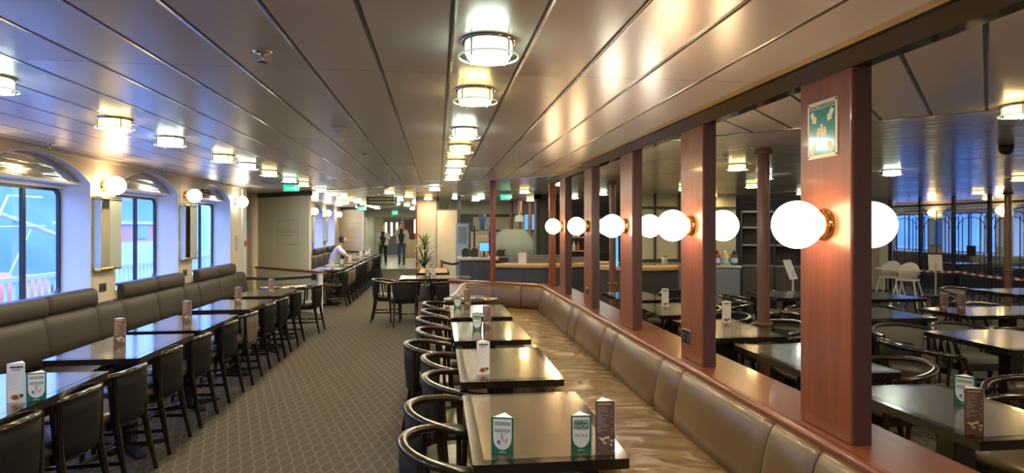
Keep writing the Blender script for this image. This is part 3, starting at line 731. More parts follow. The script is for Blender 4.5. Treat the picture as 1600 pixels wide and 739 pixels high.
# ---- gold bench
def bench_right():
    r = empty('corner_bench', (1.10, 5.0, 0), 0, 'long gold leather corner bench under the cherry rail', 'bench')
    ox, oy = -1.10, -5.0
    MB().box(0.93 + ox, YB + 0.2 + oy, 0, 1.50 + ox, 8.1 + oy, 0.30).build('plinth', 'dark_lacquer', r)
    # seat cushions
    ys = [-2.3, -1.2, 0.0, 1.15] + [2.29, 3.57, 4.87, 6.16, 7.45, 8.0]
    for a, b in zip(ys[:-1], ys[1:]):
        n = 10; mb = MB()
        sect = [(0.855, 0.30), (0.855, 0.43), (0.875, 0.452), (0.93, 0.462), (1.15, 0.466), (1.40, 0.460), (1.40, 0.30)]
        mb.sweep([(0, a + 0.004 + oy, 0), (0, a + 0.02 + oy, 0.0), (0, b - 0.02 + oy, 0), (0, b - 0.004 + oy, 0)], [(x + ox, z) for x, z in sect], smooth=False, scales=None)
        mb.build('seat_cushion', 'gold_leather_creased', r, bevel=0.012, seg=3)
    # back cushions: narrow ones in front of pillars
    cuts = [-2.3, -1.75, -0.45, -0.1, 0.84, 1.17]
    for y in pil_y: cuts += [y + 0.07 - 0.02, y + 0.40 - 0.02]
    cuts += [8.28]
    for a, b in zip(cuts[:-1], cuts[1:]):
        prof = [(1.36, 0.44), (1.372, 0.55), (1.392, 0.66), (1.412, 0.735), (1.430, 0.765), (1.450, 0.778), (1.454, 0.765), (1.456, 0.745), (1.499, 0.742), (1.499, 0.44)]
        mb = MB()
        n = 8; vs = []; fs = []; k = len(prof)
        for i in range(n + 1):
            t = i / n; y = a + 0.003 + (b - a - 0.006) * t
            e = min(t, 1 - t) * (b - a); pinch = 0.016 * max(0, 1 - e / 0.05) ** 2 if e < 0.05 else 0
            for (x, z) in prof: vs.append((x + pinch * (1 if x < 1.49 else 0) + ox, y + oy, z - (pinch * 0.7 if z > 0.7 else 0)))
        ypos = [0, 0.012, 0.03, 0.06]
        vs = []
        tt = [0, 0.008, 0.022, 0.05]; L = b - a - 0.006
        tl_ = tt + [L - q for q in reversed(tt)]
        for q in tl_:
            e = min(q, L - q); pinch = 0.018 * (1 - min(e / 0.05, 1)) ** 2
            for (x, z) in prof: vs.append((x + (pinch if x < 1.49 else 0) + ox, a + 0.003 + q + oy, z - (pinch * 0.6 if z > 0.7 else 0)))
        nn = len(tl_)
        for i in range(nn - 1):
            for j in range(k):
                j2 = (j + 1) % k; fs.append((i * k + j, i * k + j2, (i + 1) * k + j2, (i + 1) * k + j))
        mb.add(vs, fs, smooth=True); mb.add(vs[:k], [tuple(range(k - 1, -1, -1))]); mb.add(vs[-k:], [tuple(range(k))])
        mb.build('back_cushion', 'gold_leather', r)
    # return along the angled partition
    def at(t, off): # t along partition from corner, off into the room
        nx, ny = -math.sin(ang), math.cos(ang)
        bx, by = PA[0] + 0.1 + math.cos(ang) * t, PA[1] - 0.08 + math.sin(ang) * t
        return (bx + nx * off * 1.0, by + ny * off * 1.0)
    for a, b in ((0.14, 0.52), (0.52, 1.02), (1.02, 1.50)):
        prof = [(0.24, 0.44), (0.225, 0.60), (0.205, 0.72), (0.185, 0.765), (0.165, 0.78), (0.14, 0.782), (0.132, 0.44)]
        k = len(prof); vs = []; fs = []; L = b - a - 0.006; tt = [0, 0.01, 0.03, L - 0.03, L - 0.01, L]
        for q in tt:
            e = min(q, L - q); pinch = 0.015 * (1 - min(e / 0.03, 1)) ** 2
            for (o_, z) in prof:
                x, y = at(a + 0.003 + q, o_ - 0.128 - (pinch if o_ > 0.15 else 0)); vs.append((x + ox, y + oy, z))
        for i in range(len(tt) - 1):
            for j in range(k): j2 = (j + 1) % k; fs.append((i * k + j, (i + 1) * k + j, (i + 1) * k + j2, i * k + j2))
        mb = MB().add(vs, fs, smooth=True); mb.add(vs[:k], [tuple(range(k))]); mb.add(vs[-k:], [tuple(range(k - 1, -1, -1))])
        mb.build('back_cushion', 'gold_leather', r)
    p2 = [(x + ox, y + oy) for x, y in ((1.40, 8.004), (1.44, 8.33), at(1.50, 0.105), at(1.50, 0.60), (0.855, 8.24), (0.855, 8.004))]
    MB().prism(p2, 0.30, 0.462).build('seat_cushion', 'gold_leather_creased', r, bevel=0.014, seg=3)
    # pale end panel with curved top
    q0 = at(1.51, 0.004); q1 = at(1.51, 0.60)
    mb = MB(); pts = [(0.0, 0.02), (0.59, 0.02), (0.59, 0.50), (0.52, 0.56), (0.40, 0.60), (0.26, 0.66), (0.14, 0.76), (0.0, 0.78)]
    dx, dy = (q1[0] - q0[0]) / 0.59, (q1[1] - q0[1]) / 0.59; tx, ty = math.cos(ang) * 0.03, math.sin(ang) * 0.03
    vs = [(q0[0] + dx * s + ox, q0[1] + dy * s + oy, z) for s, z in pts] + [(q0[0] + dx * s + ox + tx, q0[1] + dy * s + oy + ty, z) for s, z in pts]
    n = len(pts)
    mb.add(vs, [tuple(range(n)), tuple(range(2 * n - 1, n - 1, -1))] + [(i, n + i, n + (i + 1) % n, (i + 1) % n) for i in range(n)]).build('end_panel', 'white_paint', r)
    return r
bench_right()

# ---- left tables along the windows
ltab = [(2.96, 3.92), (4.25, 5.20), (5.36, 6.28), (6.66, 7.56), (7.92, 8.79)]
for i, (y0, y1) in enumerate(ltab):
    table(0.59, 0.93, -2.245, (y0 + y1) / 2, 'dark rectangular table by the left window bench, %s from the camera' % ORD[i], 'tables by the left window bench')
round_table(0.33, *P(442, 446.5, TT), 'small round dark table before the belt barrier')
lch = [3.10, 3.62, 4.17, 4.78, 5.36, 6.06, 6.68, 7.42, 7.98, 8.75, 9.75]
for i, y in enumerate(lch):
    k = 'tan' if i == 6 else 'dark'
    x = -1.885 if i < 10 else -1.80
    chair(k, x - 0.272 + random.uniform(-0.015, 0.015), y, PI + random.uniform(-0.05, 0.05), 'black tub chair %sat the left tables, %s from the camera' % ('with a tan back ' if k == 'tan' else '', ORD[i]), 'tub chairs by the left tables')
chair('dark', -2.1, 3.10 - 0.56, PI, 'black tub chair at the left tables, cut by the bottom left corner of the photo', 'tub chairs by the left tables')
def bench_left(y_start, y_end, cuts, rolls, label):
    ym = (y_start + y_end) / 2
    r = empty('window_bench', (-3.1, ym, 0), 0, label, 'bench')
    ox, oy = 3.1, -ym
    MB().box(-3.419 + ox, y_start + oy, 0, -2.88 + ox, y_end + oy, 0.30).build('plinth', 'dark_lacquer', r)
    def slab(name, prof, a, b):
        k = len(prof); vs = []; fs = []; L = b - a - 0.006; tt = [0, 0.008, 0.025, 0.05, L - 0.05, L - 0.025, L - 0.008, L]
        for q in tt:
            e = min(q, L - q); pinch = 0.020 * (1 - min(e / 0.05, 1)) ** 2
            for (x, z) in prof: vs.append((x - (pinch if x > -3.40 else 0) + ox, a + 0.003 + q + oy, z - (pinch * 0.6 if z > prof[0][1] + 0.12 else 0)))
        for i in range(len(tt) - 1):
            for j in range(k): j2 = (j + 1) % k; fs.append((i * k + j, (i + 1) * k + j, (i + 1) * k + j2, i * k + j2))
        mb = MB().add(vs, fs, smooth=True); mb.add(vs[:k], [tuple(range(k))]); mb.add(vs[-k:], [tuple(range(k - 1, -1, -1))])
        mb.build(name, 'taupe_leather', r)
    for a, b in zip(cuts[:-1], cuts[1:]):
        slab('back_cushion', [(-3.24, 0.45), (-3.255, 0.60), (-3.275, 0.76), (-3.29, 0.82), (-3.31, 0.845), (-3.34, 0.855), (-3.417, 0.855), (-3.417, 0.45)], a, b)
        slab('seat_cushion', [(-2.82, 0.30), (-2.82, 0.42), (-2.835, 0.45), (-2.88, 0.462), (-3.23, 0.455), (-3.23, 0.30)], a, b)
    for a, b in rolls:
        slab('head_roll', [(-3.325, 0.858), (-3.315, 0.90), (-3.32, 0.985), (-3.335, 1.010), (-3.36, 1.022), (-3.417, 1.022), (-3.417, 0.858)], a, b)
    return r
cutsA = [0.5, 1.3, 2.1, 2.9, 3.5, 4.1, 4.82, 5.6, 6.38, 6.87, 7.65, 8.42, 8.90, 9.68, 10.45, 11.0]
rollsA = [(0.83, 1.6), (1.6, 2.38), (2.88, 3.65), (3.65, 4.43), (4.92, 5.70), (5.70, 6.47), (6.99, 7.76), (7.76, 8.54), (9.03, 9.80), (9.80, 10.6)]
bench_left(0.5, 11.0, cutsA, rollsA, 'taupe brown padded bench under the near left windows')
cutsB = [14.1 + 0.8 * k for k in range(10)] + [22.2]
rollsB = []
for a, b in opensB: rollsB += [(a + 0.02, (a + b) / 2), ((a + b) / 2, b - 0.02)]
bench_left(14.1, 22.2, cutsB, rollsB, 'distant taupe bench past the mirrored writing board')
# distant left tables and chairs
for i in range(7):
    y = 13.1 + 1.15 * i
    table(0.59, 0.93, -2.25, y, 'distant table in the second left row, %s past the belt barrier' % ORD[i], 'distant tables of the second left row')
    for j in (0, 1):
        chair('tan' if (i + j) % 3 == 1 else 'dark', -2.10, y - 0.27 + 0.54 * j, PI, 'distant tub chair of the second left row, %s past the belt barrier' % ORD[2 * i + j], 'distant tub chairs of the second left row')

# ---- table group at the aisle in front of the palm
tx, ty = P(672, 432, TT)
table(1.25, 0.75, tx + 0.12, ty - 0.1, 'dark rectangular table in front of the potted palm', None, 'table_inlay', 0)
chair('brown', tx - 0.42, ty - 0.42, PI / 2 + 0.1, 'tub chair with its dark back to us, near side of the palm table', 'tub chairs around the table before the palm')
chair('brown', tx - 0.72, ty - 0.02, 0.0, 'tub chair at the aisle end of the table before the palm', 'tub chairs around the table before the palm')
chair('brown', tx + 0.25, ty + 0.45, -PI / 2, 'tub chair on the far side of the table before the palm', 'tub chairs around the table before the palm')
chair('brown', tx + 0.30, ty - 0.50, PI / 2, 'tub chair near side of the palm table, next to the pale bench end', 'tub chairs around the table before the palm')

# ---- other room tables M (first column) and others
mtab = [(2.20, 3.04), (3.30, 4.24), (4.50, 5.40), (5.74, 6.60), (6.92, 7.85)]
for i, (y0, y1) in enumerate(mtab):
    table(0.59, 0.93 if i else 0.85, 2.45, (y0 + y1) / 2, 'dark table just beyond the cherry pillars, %s from the camera' % ORD[i], 'tables just beyond the pillars', 'table_inlay_dark')
gch = 'chairs in the room beyond the pillars'
mch = [('leather', 2.98, 3.72, PI, 'brown leather backed tub chair on the far side of the second table beyond the pillars'),
       ('dark', 2.95, 2.72, PI, 'tub chair on the far side of the nearest table beyond the pillars'),
       ('dark', 2.98, 4.55, PI, 'tub chair behind the third table beyond the pillars, right of the round column'),
       ('leather', 3.15, 5.35, PI + 0.3, 'brown leather tub chair behind the round wooden column'),
       ('dark', 2.92, 5.95, PI, 'tub chair behind the fourth table beyond the pillars'),
       ('dark', 2.90, 6.55, PI, 'second tub chair behind the fourth table beyond the pillars'),
       ('dark', 2.86, 7.25, PI, 'tub chair behind the fifth table beyond the pillars'),
       ('dark', 1.98, 4.95, 0, 'tub chair between the rail and the third table beyond the pillars'),
       ('dark', 1.98, 6.15, 0, 'tub chair between the rail and the fourth table beyond the pillars'),
       ('dark', 1.98, 7.4, 0, 'tub chair between the rail and the fifth table beyond the pillars'),
       ('dark', 3.3, 8.1, -2.2, 'tub chair near the goods shelf beyond the pillars'),
       ]
for k, x, y, a, lab in mch: chair(k, x, y, a, lab, gch)
ntab = [((1471, 521), 'second nearest table on the right side of the room beyond'), ]
table(0.80, 0.80, 4.40, 4.20, 'dark square table at the right picture edge behind the grey backed armchair', 'tables in the room beyond', 'table_inlay_dark')
table(1.5, 0.62, 5.85, 5.62, 'dark long table carrying two menu cards back to back', 'tables in the room beyond', 'table_inlay_dark')
table(0.80, 0.75, 4.33, 5.62, 'dark table left of the long table, seen beside the nearest pillar', 'tables in the room beyond', 'table_inlay_dark')
table(0.85, 0.75, 5.45, 7.05, 'dark table in front of the white high chairs', 'tables in the room beyond', 'table_inlay_dark')
table(1.3, 0.75, 8.0, 7.3, 'distant dark table at the right edge below the framed window', 'tables in the room beyond', 'table_inlay_dark')
table(0.80, 0.75, 4.75, 7.55, 'dark table behind the round wooden column', 'tables in the room beyond', 'table_inlay_dark') if False else None
tbx, tby = P(1222, 460, TT)
table(0.75, 0.75, tbx + 0.1, tby, 'dark table right of the grey cabinet beyond the pillars', 'tables in the room beyond', 'table_inlay_dark')
och = [('grey', 4.15, 4.95, -PI / 2 - 0.35, 'grey backed armchair facing the camera behind the right edge table'),
       ('grey', 4.75, 4.98, -PI / 2, 'grey backed armchair at the right picture edge behind the square table'),
       ('leather', 3.40, 3.05, PI + 0.5, 'brown tub chair at the right edge beside the nearest table beyond the pillars'),
       ('dark', 3.72, 4.3, 0, 'dark tub chair turned sideways left of the square table'),
       ('grey', 4.1, 6.25, -PI / 2, 'grey backed chair behind the table beside the nearest pillar'),
       ('dark', 4.5, 5.05 + 0.1, PI / 2, 'dark backed chair before the table beside the nearest pillar') if False else ('grey', 5.0, 6.30, -PI / 2 + 0.2, 'grey backed chair between the two tables before the high chairs'),
       ('dark', 5.5, 5.05, PI / 2, 'dark chair on the near side of the long table'),
       ('dark', 6.2, 5.05, PI / 2, 'second dark chair on the near side of the long table'),
       ('grey', 6.3, 6.25, -PI / 2, 'grey backed chair on the far side of the long table'),
       ('grey', 5.2, 7.75, -PI / 2, 'grey backed chair behind the table before the high chairs'),
       ('dark', 6.3, 7.1, PI, 'dark chair at the right end of the table before the high chairs'),
       ('grey', 7.6, 8.0, -PI / 2, 'distant grey backed chair behind the table at the right edge'),
       ('dark', 7.8, 6.6, PI / 2, 'distant dark chair before the table at the right edge'),
       ('grey', tbx - 0.45, tby + 0.25, -0.4, 'grey seated tub chair left of the table by the grey cabinet'),
       ('grey', tbx + 0.3, tby - 0.62, PI / 2 + 0.1, 'grey backed chair on the near side of the table by the grey cabinet'),
       ('dark', tbx + 0.2, tby + 0.62, -PI / 2, 'dark chair behind the table by the grey cabinet'),
       ('dark', 3.45, 6.9, 2.6, 'brown armed tub chair before the grey cabinet'),
       ('dark', 3.9, 6.0, 0.2, 'dark tub chair right of the round wooden column')]
for k, x, y, a, lab in och: chair(k, x, y, a, lab, gch)

# ================================================================== CARDS
def card_base(mb, w, h, top=0.0):
    """triangular prism, front face in plane y=0, apex behind"""
    dp = w * 0.8; t = 0.0008
    tri = [(-w / 2, 0), (w / 2, 0), (0, dp)]
    v = [(x, y, 0) for x, y in tri] + [(x, y, h) for x, y in tri]
    mb.add(v, [(0, 1, 4, 3), (1, 2, 5, 4), (2, 0, 3, 5), (2, 1, 0)], 'white_card')
    tri2 = [(x * 0.97, 0.001 + y * 0.97) for x, y in tri]
    mb.add([(x, y, h - 0.002) for x, y in tri2], [(0, 1, 2)], 'white_card')
    return [Matrix.Translation((0, 0, 0)), T(w / 4, dp / 2, 0, math.atan2(dp, -w / 2) ), T(-w / 4, dp / 2, 0, math.atan2(-dp, -w / 2))]
def quadz(mb, x0, z0, x1, z1, m, M, e=0.0004):
    mb.add([(x0, -e, z0), (x1, -e, z0), (x1, -e, z1), (x0, -e, z1)], [(0, 1, 2, 3)], m, M=M)
def poly(mb, pts, m, M, e=0.0006):
    mb.add([(x, -e, z) for x, z in pts], [tuple(range(len(pts)))], m, M=M)
def blob(mb, cx_, cz_, rx, rz, m, M, e=0.0008, n=10):
    poly(mb, [(cx_ + rx * math.cos(2 * PI * i / n), cz_ + rz * math.sin(2 * PI * i / n)) for i in range(n)], m, M, e)
def shield(mb, w, h, M):
    quadz(mb, -w / 2, 0, w / 2, h, 'green_print', M, 0.0003)
    a = w * 0.43; pts = [(-a, h - 0.006), (-a, h * 0.42)]
    for i in range(9): t = PI + PI * i / 8; pts.append((a * math.cos(t), h * 0.42 + h * 0.30 * math.sin(t)))
    pts += [(a, h - 0.006)]
    poly(mb, pts[::1], 'white_card', M, 0.0006)
def face_shop(mb, w, h, M):
    shield(mb, w, h, M)
    quadz(mb, -w * 0.38, h * 0.63, w * 0.38, h * 0.87, 'green_print', M, 0.0009)
    R = M @ Matrix.Translation((0, -0.0012, 0)) @ Matrix.Rotation(PI / 2, 4, 'X')
    add_text(mb, 'DUTY FREE', w * 0.155, 'white_card', R @ Matrix.Translation((0, h * 0.82, 0)))
    add_text(mb, 'SHOP', w * 0.29, 'white_card', R @ Matrix.Translation((0, h * 0.705, 0)))
    quadz(mb, -w * 0.12, h * 0.595, w * 0.34, h * 0.605, 'green_print', M, 0.0009)
    add_text(mb, 'DECK 8', w * 0.20, 'ink', R @ Matrix.Translation((0, h * 0.45, 0)))
    for k in (-1, 0, 1): poly(mb, [(k * w * 0.12 - w * 0.05, h * 0.05), (k * w * 0.12 + w * 0.05, h * 0.05), (k * w * 0.12, h * (0.08 if k else 0.10))], 'white_card', M, 0.0009)
def face_offer(mb, w, h, M):
    shield(mb, w, h, M)
    for z0 in (0.79, 0.60):
        quadz(mb, -w * 0.36, h * z0, w * 0.36, h * (z0 + 0.075), 'green_print', M, 0.0009)
        x = -w * 0.33
        rnd = random.Random(int(z0 * 100))
        while x < w * 0.32:
            q = rnd.uniform(0.02, 0.07) * w
            quadz(mb, x, h * (z0 + 0.02), min(x + q, w * 0.34), h * (z0 + 0.055), 'white_card', M, 0.0012); x += q + w * 0.015
    quadz(mb, -w * 0.2, h * 0.55, w * 0.2, h * 0.56, 'ink', M, 0.0009)
    blob(mb, -w * 0.17, h * 0.33, w * 0.08, h * 0.055, 'poster_blue', M, 0.0012); blob(mb, 0.0, h * 0.42, w * 0.07, h * 0.08, 'food_cream', M, 0.0013)
    blob(mb, w * 0.15, h * 0.34, w * 0.09, h * 0.05, 'food_cream', M, 0.0011); blob(mb, -w * 0.02, h * 0.50, w * 0.03, h * 0.03, 'ink', M, 0.0014)
    blob(mb, -w * 0.12, h * 0.27, w * 0.06, h * 0.03, 'pale_ink', M, 0.0013); blob(mb, w * 0.20, h * 0.40, w * 0.02, h * 0.04, 'ink', M, 0.0014)
    for k in (-1, 0, 1): poly(mb, [(k * w * 0.12 - w * 0.05, h * 0.05), (k * w * 0.12 + w * 0.05, h * 0.05), (k * w * 0.12, h * (0.08 if k else 0.10))], 'white_card', M, 0.0009)
def lines(mb, w, z0, z1, step, m, M, seed):
    r = random.Random(seed); z = z1
    while z > z0:
        a = r.uniform(0.55, 0.85) * w * 0.5; head = r.random() < 0.25
        quadz(mb, -w * 0.42, z, -w * 0.42 + (a * 0.7 if head else a * 1.5), z + step * (0.34 if head else 0.22), m, M, 0.0008)
        if head: quadz(mb, w * 0.30, z, w * 0.42, z + step * 0.3, m, M, 0.0008)
        z -= step
def food(mb, w, h, M, seed, top=0.28):
    r = random.Random(seed)
    for i in range(16):
        blob(mb, r.uniform(-0.40, 0.40) * w, h * (top - 0.18 + r.uniform(0, 0.16)), w * r.uniform(0.06, 0.12), h * r.uniform(0.02, 0.035), r.choice(['food_orange', 'food_cream', 'food_red', 'white_card', 'food_cream', 'leaf']), M, 0.0009 + i * 0.00005, 8)
def face_menu_brown(mb, w, h, M, seed=1):
    quadz(mb, -w / 2, 0, w / 2, h, 'brown_print', M, 0.0004)
    quadz(mb, -w * 0.38, h * 0.93, w * 0.30, h * 0.955, 'pale_ink', M, 0.0008)
    lines(mb, w, h * 0.36, h * 0.88, h * 0.033, 'pale_ink', M, seed)
    food(mb, w, h, M, seed, 0.30)
    poly(mb, [(-w * 0.05, h * 0.05), (w * 0.05, h * 0.05), (0, h * 0.09)], 'green_print', M, 0.0012)
def face_menu_white(mb, w, h, M, seed=2):
    quadz(mb, -w / 2, 0, w / 2, h, 'white_card', M, 0.0004)
    for k in range(5): blob(mb, (-0.25 + 0.14 * k) * w, h * 0.90, w * 0.10, h * 0.028, 'ink' if k % 2 else 'brown_print', M, 0.0008 + k * 0.0001)
    quadz(mb, -w * 0.25, h * 0.82, w * 0.25, h * 0.84, 'ink', M, 0.0008)
    lines(mb, w, h * 0.30, h * 0.78, h * 0.035, 'pale_ink', M, seed)
    blob(mb, 0.02 * w, h * 0.13, w * 0.36, h * 0.09, 'food_cream', M, 0.0008, 14); blob(mb, -0.04 * w, h * 0.13, w * 0.20, h * 0.06, 'food_red', M, 0.0010, 12); blob(mb, 0.30 * w, h * 0.17, w * 0.12, h * 0.045, 'leaf', M, 0.0011)
protoK = {}
def card(kind, x, y, rz, label, z=TT, s=1.0):
    if kind not in protoK:
        mb = MB()
        if kind == 'shop': Ms = card_base(mb, 0.076, 0.140); face_shop(mb, 0.076, 0.140, Ms[0]); face_offer(mb, 0.076, 0.140, Ms[1]); face_offer(mb, 0.076, 0.140, Ms[2])
        if kind == 'offer': Ms = card_base(mb, 0.082, 0.140); face_offer(mb, 0.082, 0.140, Ms[0]); face_shop(mb, 0.082, 0.140, Ms[1]); face_offer(mb, 0.082, 0.140, Ms[2])
        if kind == 'brown': Ms = card_base(mb, 0.074, 0.192); face_menu_brown(mb, 0.074, 0.192, Ms[0]); face_menu_white(mb, 0.074, 0.192, Ms[1]); face_menu_brown(mb, 0.074, 0.192, Ms[2], 5)
        if kind == 'white': Ms = card_base(mb, 0.076, 0.192); face_menu_white(mb, 0.076, 0.192, Ms[0]); face_menu_brown(mb, 0.076, 0.192, Ms[1], 3); face_menu_brown(mb, 0.076, 0.192, Ms[2], 4)
        o = mb.build('menu_card'); protoK[kind] = o
    else:
        o = protoK[kind].copy(); C.objects.link(o)
    o.location = (x, y, z + 0.0005); o.rotation_euler.z = rz; o.scale = (s, s, s)
    return tag(o, label, 'menu card', 'folded cards on the tables')
def cardp(kind, u, v, rz, label):
    x, y = P(u, v, TT); return card(kind, x, y, rz, label)
cardp('offer', 785, 710, -0.25, 'green and white offer card standing alone at the left of the nearest bronze table')
cardp('shop', 908, 706.5, -0.10, 'green and white DECK 8 shop card on the nearest bronze table')
cardp('brown', 945.5, 705, -0.05, 'tall brown menu card at the right front of the nearest bronze table')
cardp('white', 755, 585, 0.05, 'tall white menu card on the second bronze table')
cardp('shop', 745.5, 515.5, 0.0, 'green shop card on the third bronze table')
cardp('brown', 761, 513, 0.35, 'brown menu card on the third bronze table')
cardp('shop', 715, 481, 0.0, 'green shop card on the fourth bronze table')
cardp('brown', 730, 480, 0.3, 'brown menu card on the fourth bronze table')
cardp('white', 25, 629, 0.15, 'tall white menu card on the nearest left table')
cardp('offer', 57, 627, 0.20, 'green offer card on the nearest left table')
cardp('brown', 187, 539, 0.45, 'brown menu card on the second left table')
cardp('brown', 292, 503, 0.5, 'brown menu card on the third left table')
cardp('brown', 372, 475, 0.4, 'brown menu card on the fourth left table')
cardp('brown', 423.5, 459, 0.45, 'brown menu card on the fifth left table')
cardp('white', 677, 433.5, 0.0, 'white menu card on the table before the palm')
cardp('offer', 668, 433.5, 0.3, 'green offer card on the table before the palm')
x, y = P(1507, 634, TT); card('offer', x, y, -0.8, 'green and white card on the nearest table beyond the pillars')
x, y = P(1522, 680, TT); card('brown', x, y, -0.25, 'tall brown menu card on the nearest table beyond the pillars')
card('brown', 5.12, 5.62, -0.4, 'menu card at the left of the two on the long table beyond the pillars')
card('brown', 5.28, 5.58, -0.9, 'menu card at the right of the two on the long table beyond the pillars')
card('white', 2.58, 5.05 if False else 5.2, -0.3, 'menu card on the third table beyond the pillars')
card('white', 2.45, 6.35, -0.3, 'menu card on the fourth table beyond the pillars')
for i in range(7):
    card('offer' if i % 2 else 'white', -2.18 + 0.02 * (i % 3), 13.0 + 1.15 * i, 0.1, 'tiny pale card on the distant second left row, %s past the belt barrier' % ORD[i])

# ================================================================== WALL ITEMS
# mirrored columns below the window wall globes
def mirror_box(k, label):
    y = PIER0 + PITCH * k
    r = empty('mirror_cabinet', (XL, y, 1.18), 0, label, 'mirror', 'faceted mirrors on the window piers')
    hh = 0.75; dp = 0.08; ya, yb, yc = -0.20, -0.04, 0.195
    MB().box(0.001, ya, 0.035, dp, ya + 0.012, hh - 0.035).build('side_mirror', 'pale_reflect_mirror', r, bevel=0.002)
    MB().box(0.001, yc - 0.012, 0.035, dp, yc, hh - 0.035).build('side_mirror', 'pale_reflect_mirror', r, bevel=0.002)
    MB().box(dp - 0.01, ya + 0.012, 0.035, dp, yb, hh - 0.035).build('centre_mirror', 'mirror', r)
    MB().box(dp - 0.012, yb, 0.035, dp + 0.003, yc - 0.012, hh - 0.035).build('front_mirror', 'pale_reflect_mirror', r, bevel=0.002)
    MB().box(0.001, ya - 0.004, 0.0, dp + 0.008, yc + 0.004, 0.035).build('bottom_cap', 'brass', r, bevel=0.012)
    MB().box(0.001, ya - 0.004, hh - 0.035, dp + 0.008, yc + 0.004, hh).build('top_cap', 'brass', r, bevel=0.012)
    return r
for i, k in enumerate((0, 1)): mirror_box(k, 'faceted brass capped mirror below the %s globe lamp on the left wall' % ORD[i])
mirror_box(-1, 'faceted mirror on the window pier beside the camera, out of frame')
for i, k in enumerate((5, 6)): mirror_box(k, 'faceted mirror on the far left wall, %s past the mirrored writing board' % ORD[i])
for i, k in enumerate((3, 4, 5, 6)):
    y = piersS[k]; o = MB().prism([(-0.11, -0.085), (0.0, -0.215), (0.0, 0.215), (-0.11, 0.085)][::1], 0, 0.72).build('mirror_cabinet', 'mirror', None, loc=(XS, y, 1.14)); tag(o, 'dark mirror on the starboard wall behind the iron screen, %s from the right' % ORD[i], 'mirror', 'mirrors on the starboard wall')
# sockets
def socket(x, y, z, rz, m, label):
    r = empty('wall_socket', (x, y, z), rz, label, 'socket', 'double sockets')
    MB().box(0.0, -0.060, -0.043, 0.008, 0.060, 0.043).build('face_plate', m, r, bevel=0.002)
    for s in (-1, 1):
        MB().box(0.008, s * 0.028 - 0.018, -0.028, 0.0095, s * 0.028 + 0.018, 0.018).build('outlet', 'black_rubber', r)
    return r
socket(XL, PIER0 - 0.02, 1.00, 0, 'dark_panel', 'dark double socket low on the first cream pier below the mirror')
socket(XL, PIER0 + PITCH - 0.02, 1.00, 0, 'dark_panel', 'dark double socket low on the second cream pier below the mirror')
socket(1.54, 3.40 + 0.22, 0.94, PI, 'chrome', 'metal double socket at the foot of the second cherry pillar')
socket(1.54, 5.99 + 0.16, 0.96, PI, 'chrome', 'metal double socket at the foot of the fourth cherry pillar')
# assembly sign on nearest pillar
def assembly(x, y0, y1, z0, z1):
    w = y1 - y0; h = z1 - z0
    r = empty('assembly_sign', (x, (y0 + y1) / 2, z0), PI / 2 * -1, 'green ASSEMBLY STATION sign on the nearest cherry pillar', 'sign')
    # local: front face towards -y
    M = Matrix.Translation((0, 0, 0)); mb = MB()
    MB().box(-w / 2, -0.004, 0, w / 2, 0.0, h).build('backing', 'clear_glass' if False else 'sign_cream', r)
    quadz(mb, -w / 2 + 0.012, 0.014, w / 2 - 0.012, h - 0.014, 'sign_green', M, 0.0045)
    quadz(mb, -w / 2 + 0.012, h * 0.865, w / 2 - 0.012, h * 0.875, 'sign_cream', M, 0.005)
    R = Matrix.Translation((0, -0.0055, 0)) @ Matrix.Rotation(PI / 2, 4, 'X')
    add_text(mb, 'ASSEMBLY STATION', w * 0.105, 'sign_cream', R @ Matrix.Translation((0, h * 0.915, 0)))
    for sx_, sz_ in ((-1, 1), (1, 1), (-1, -1), (1, -1)):
        cx_, cz_ = sx_ * w * 0.28, h * 0.45 + sz_ * h * 0.27
        dx, dz = -sx_ * 0.55, -sz_ * 0.83
        def q(a, b): return (cx_ + dx * a - dz * b, cz_ + dz * a + dx * b)
        s = w * 0.11
        poly(mb, [q(-1.3 * s, -0.55 * s), q(0.3 * s, -0.55 * s), q(0.3 * s, -1.0 * s), q(1.4 * s, 0), q(0.3 * s, 1.0 * s), q(0.3 * s, 0.55 * s), q(-1.3 * s, 0.55 * s)], 'sign_cream', M, 0.005)
    for k, (px_, pz_, s) in enumerate([(-0.11, 0.46, 0.9), (0.11, 0.46, 0.9), (0.0, 0.50, 1.1), (0.03, 0.42, 0.7)]):
        cx_, cz_ = px_ * w, pz_ * h; e = 0.005 + 0.0002 * k
        blob(mb, cx_, cz_ + 0.05 * h * s, 0.045 * w * s, 0.045 * w * s, 'sign_cream', M, e)
        poly(mb, [(cx_ - 0.07 * w * s, cz_ + 0.02 * h), (cx_ - 0.05 * w * s, cz_ - 0.10 * h * s), (cx_ + 0.05 * w * s, cz_ - 0.10 * h * s), (cx_ + 0.07 * w * s, cz_ + 0.02 * h)], 'sign_cream', M, e)
    mb.build('print', None, r)
    sc_ = MB()
    for sx_ in (-1, 1):
        for z in (0.008, h - 0.008): sc_.lathe([(0, -0.0), (0.004, 0.0), (0.003, 0.003), (0, 0.003)], 10, caps=False, M=Matrix.Translation((sx_ * (w / 2 - 0.006), -0.004, z)) @ Matrix.Rotation(PI / 2, 4, 'X'))
    sc_.build('screws', 'black_metal', r)
    r.location = (x, (y0 + y1) / 2, z0)
    return r
s_ = assembly(1.54, 2.185, 2.375, 1.90, 2.13)
s_.rotation_euler.z = -PI / 2
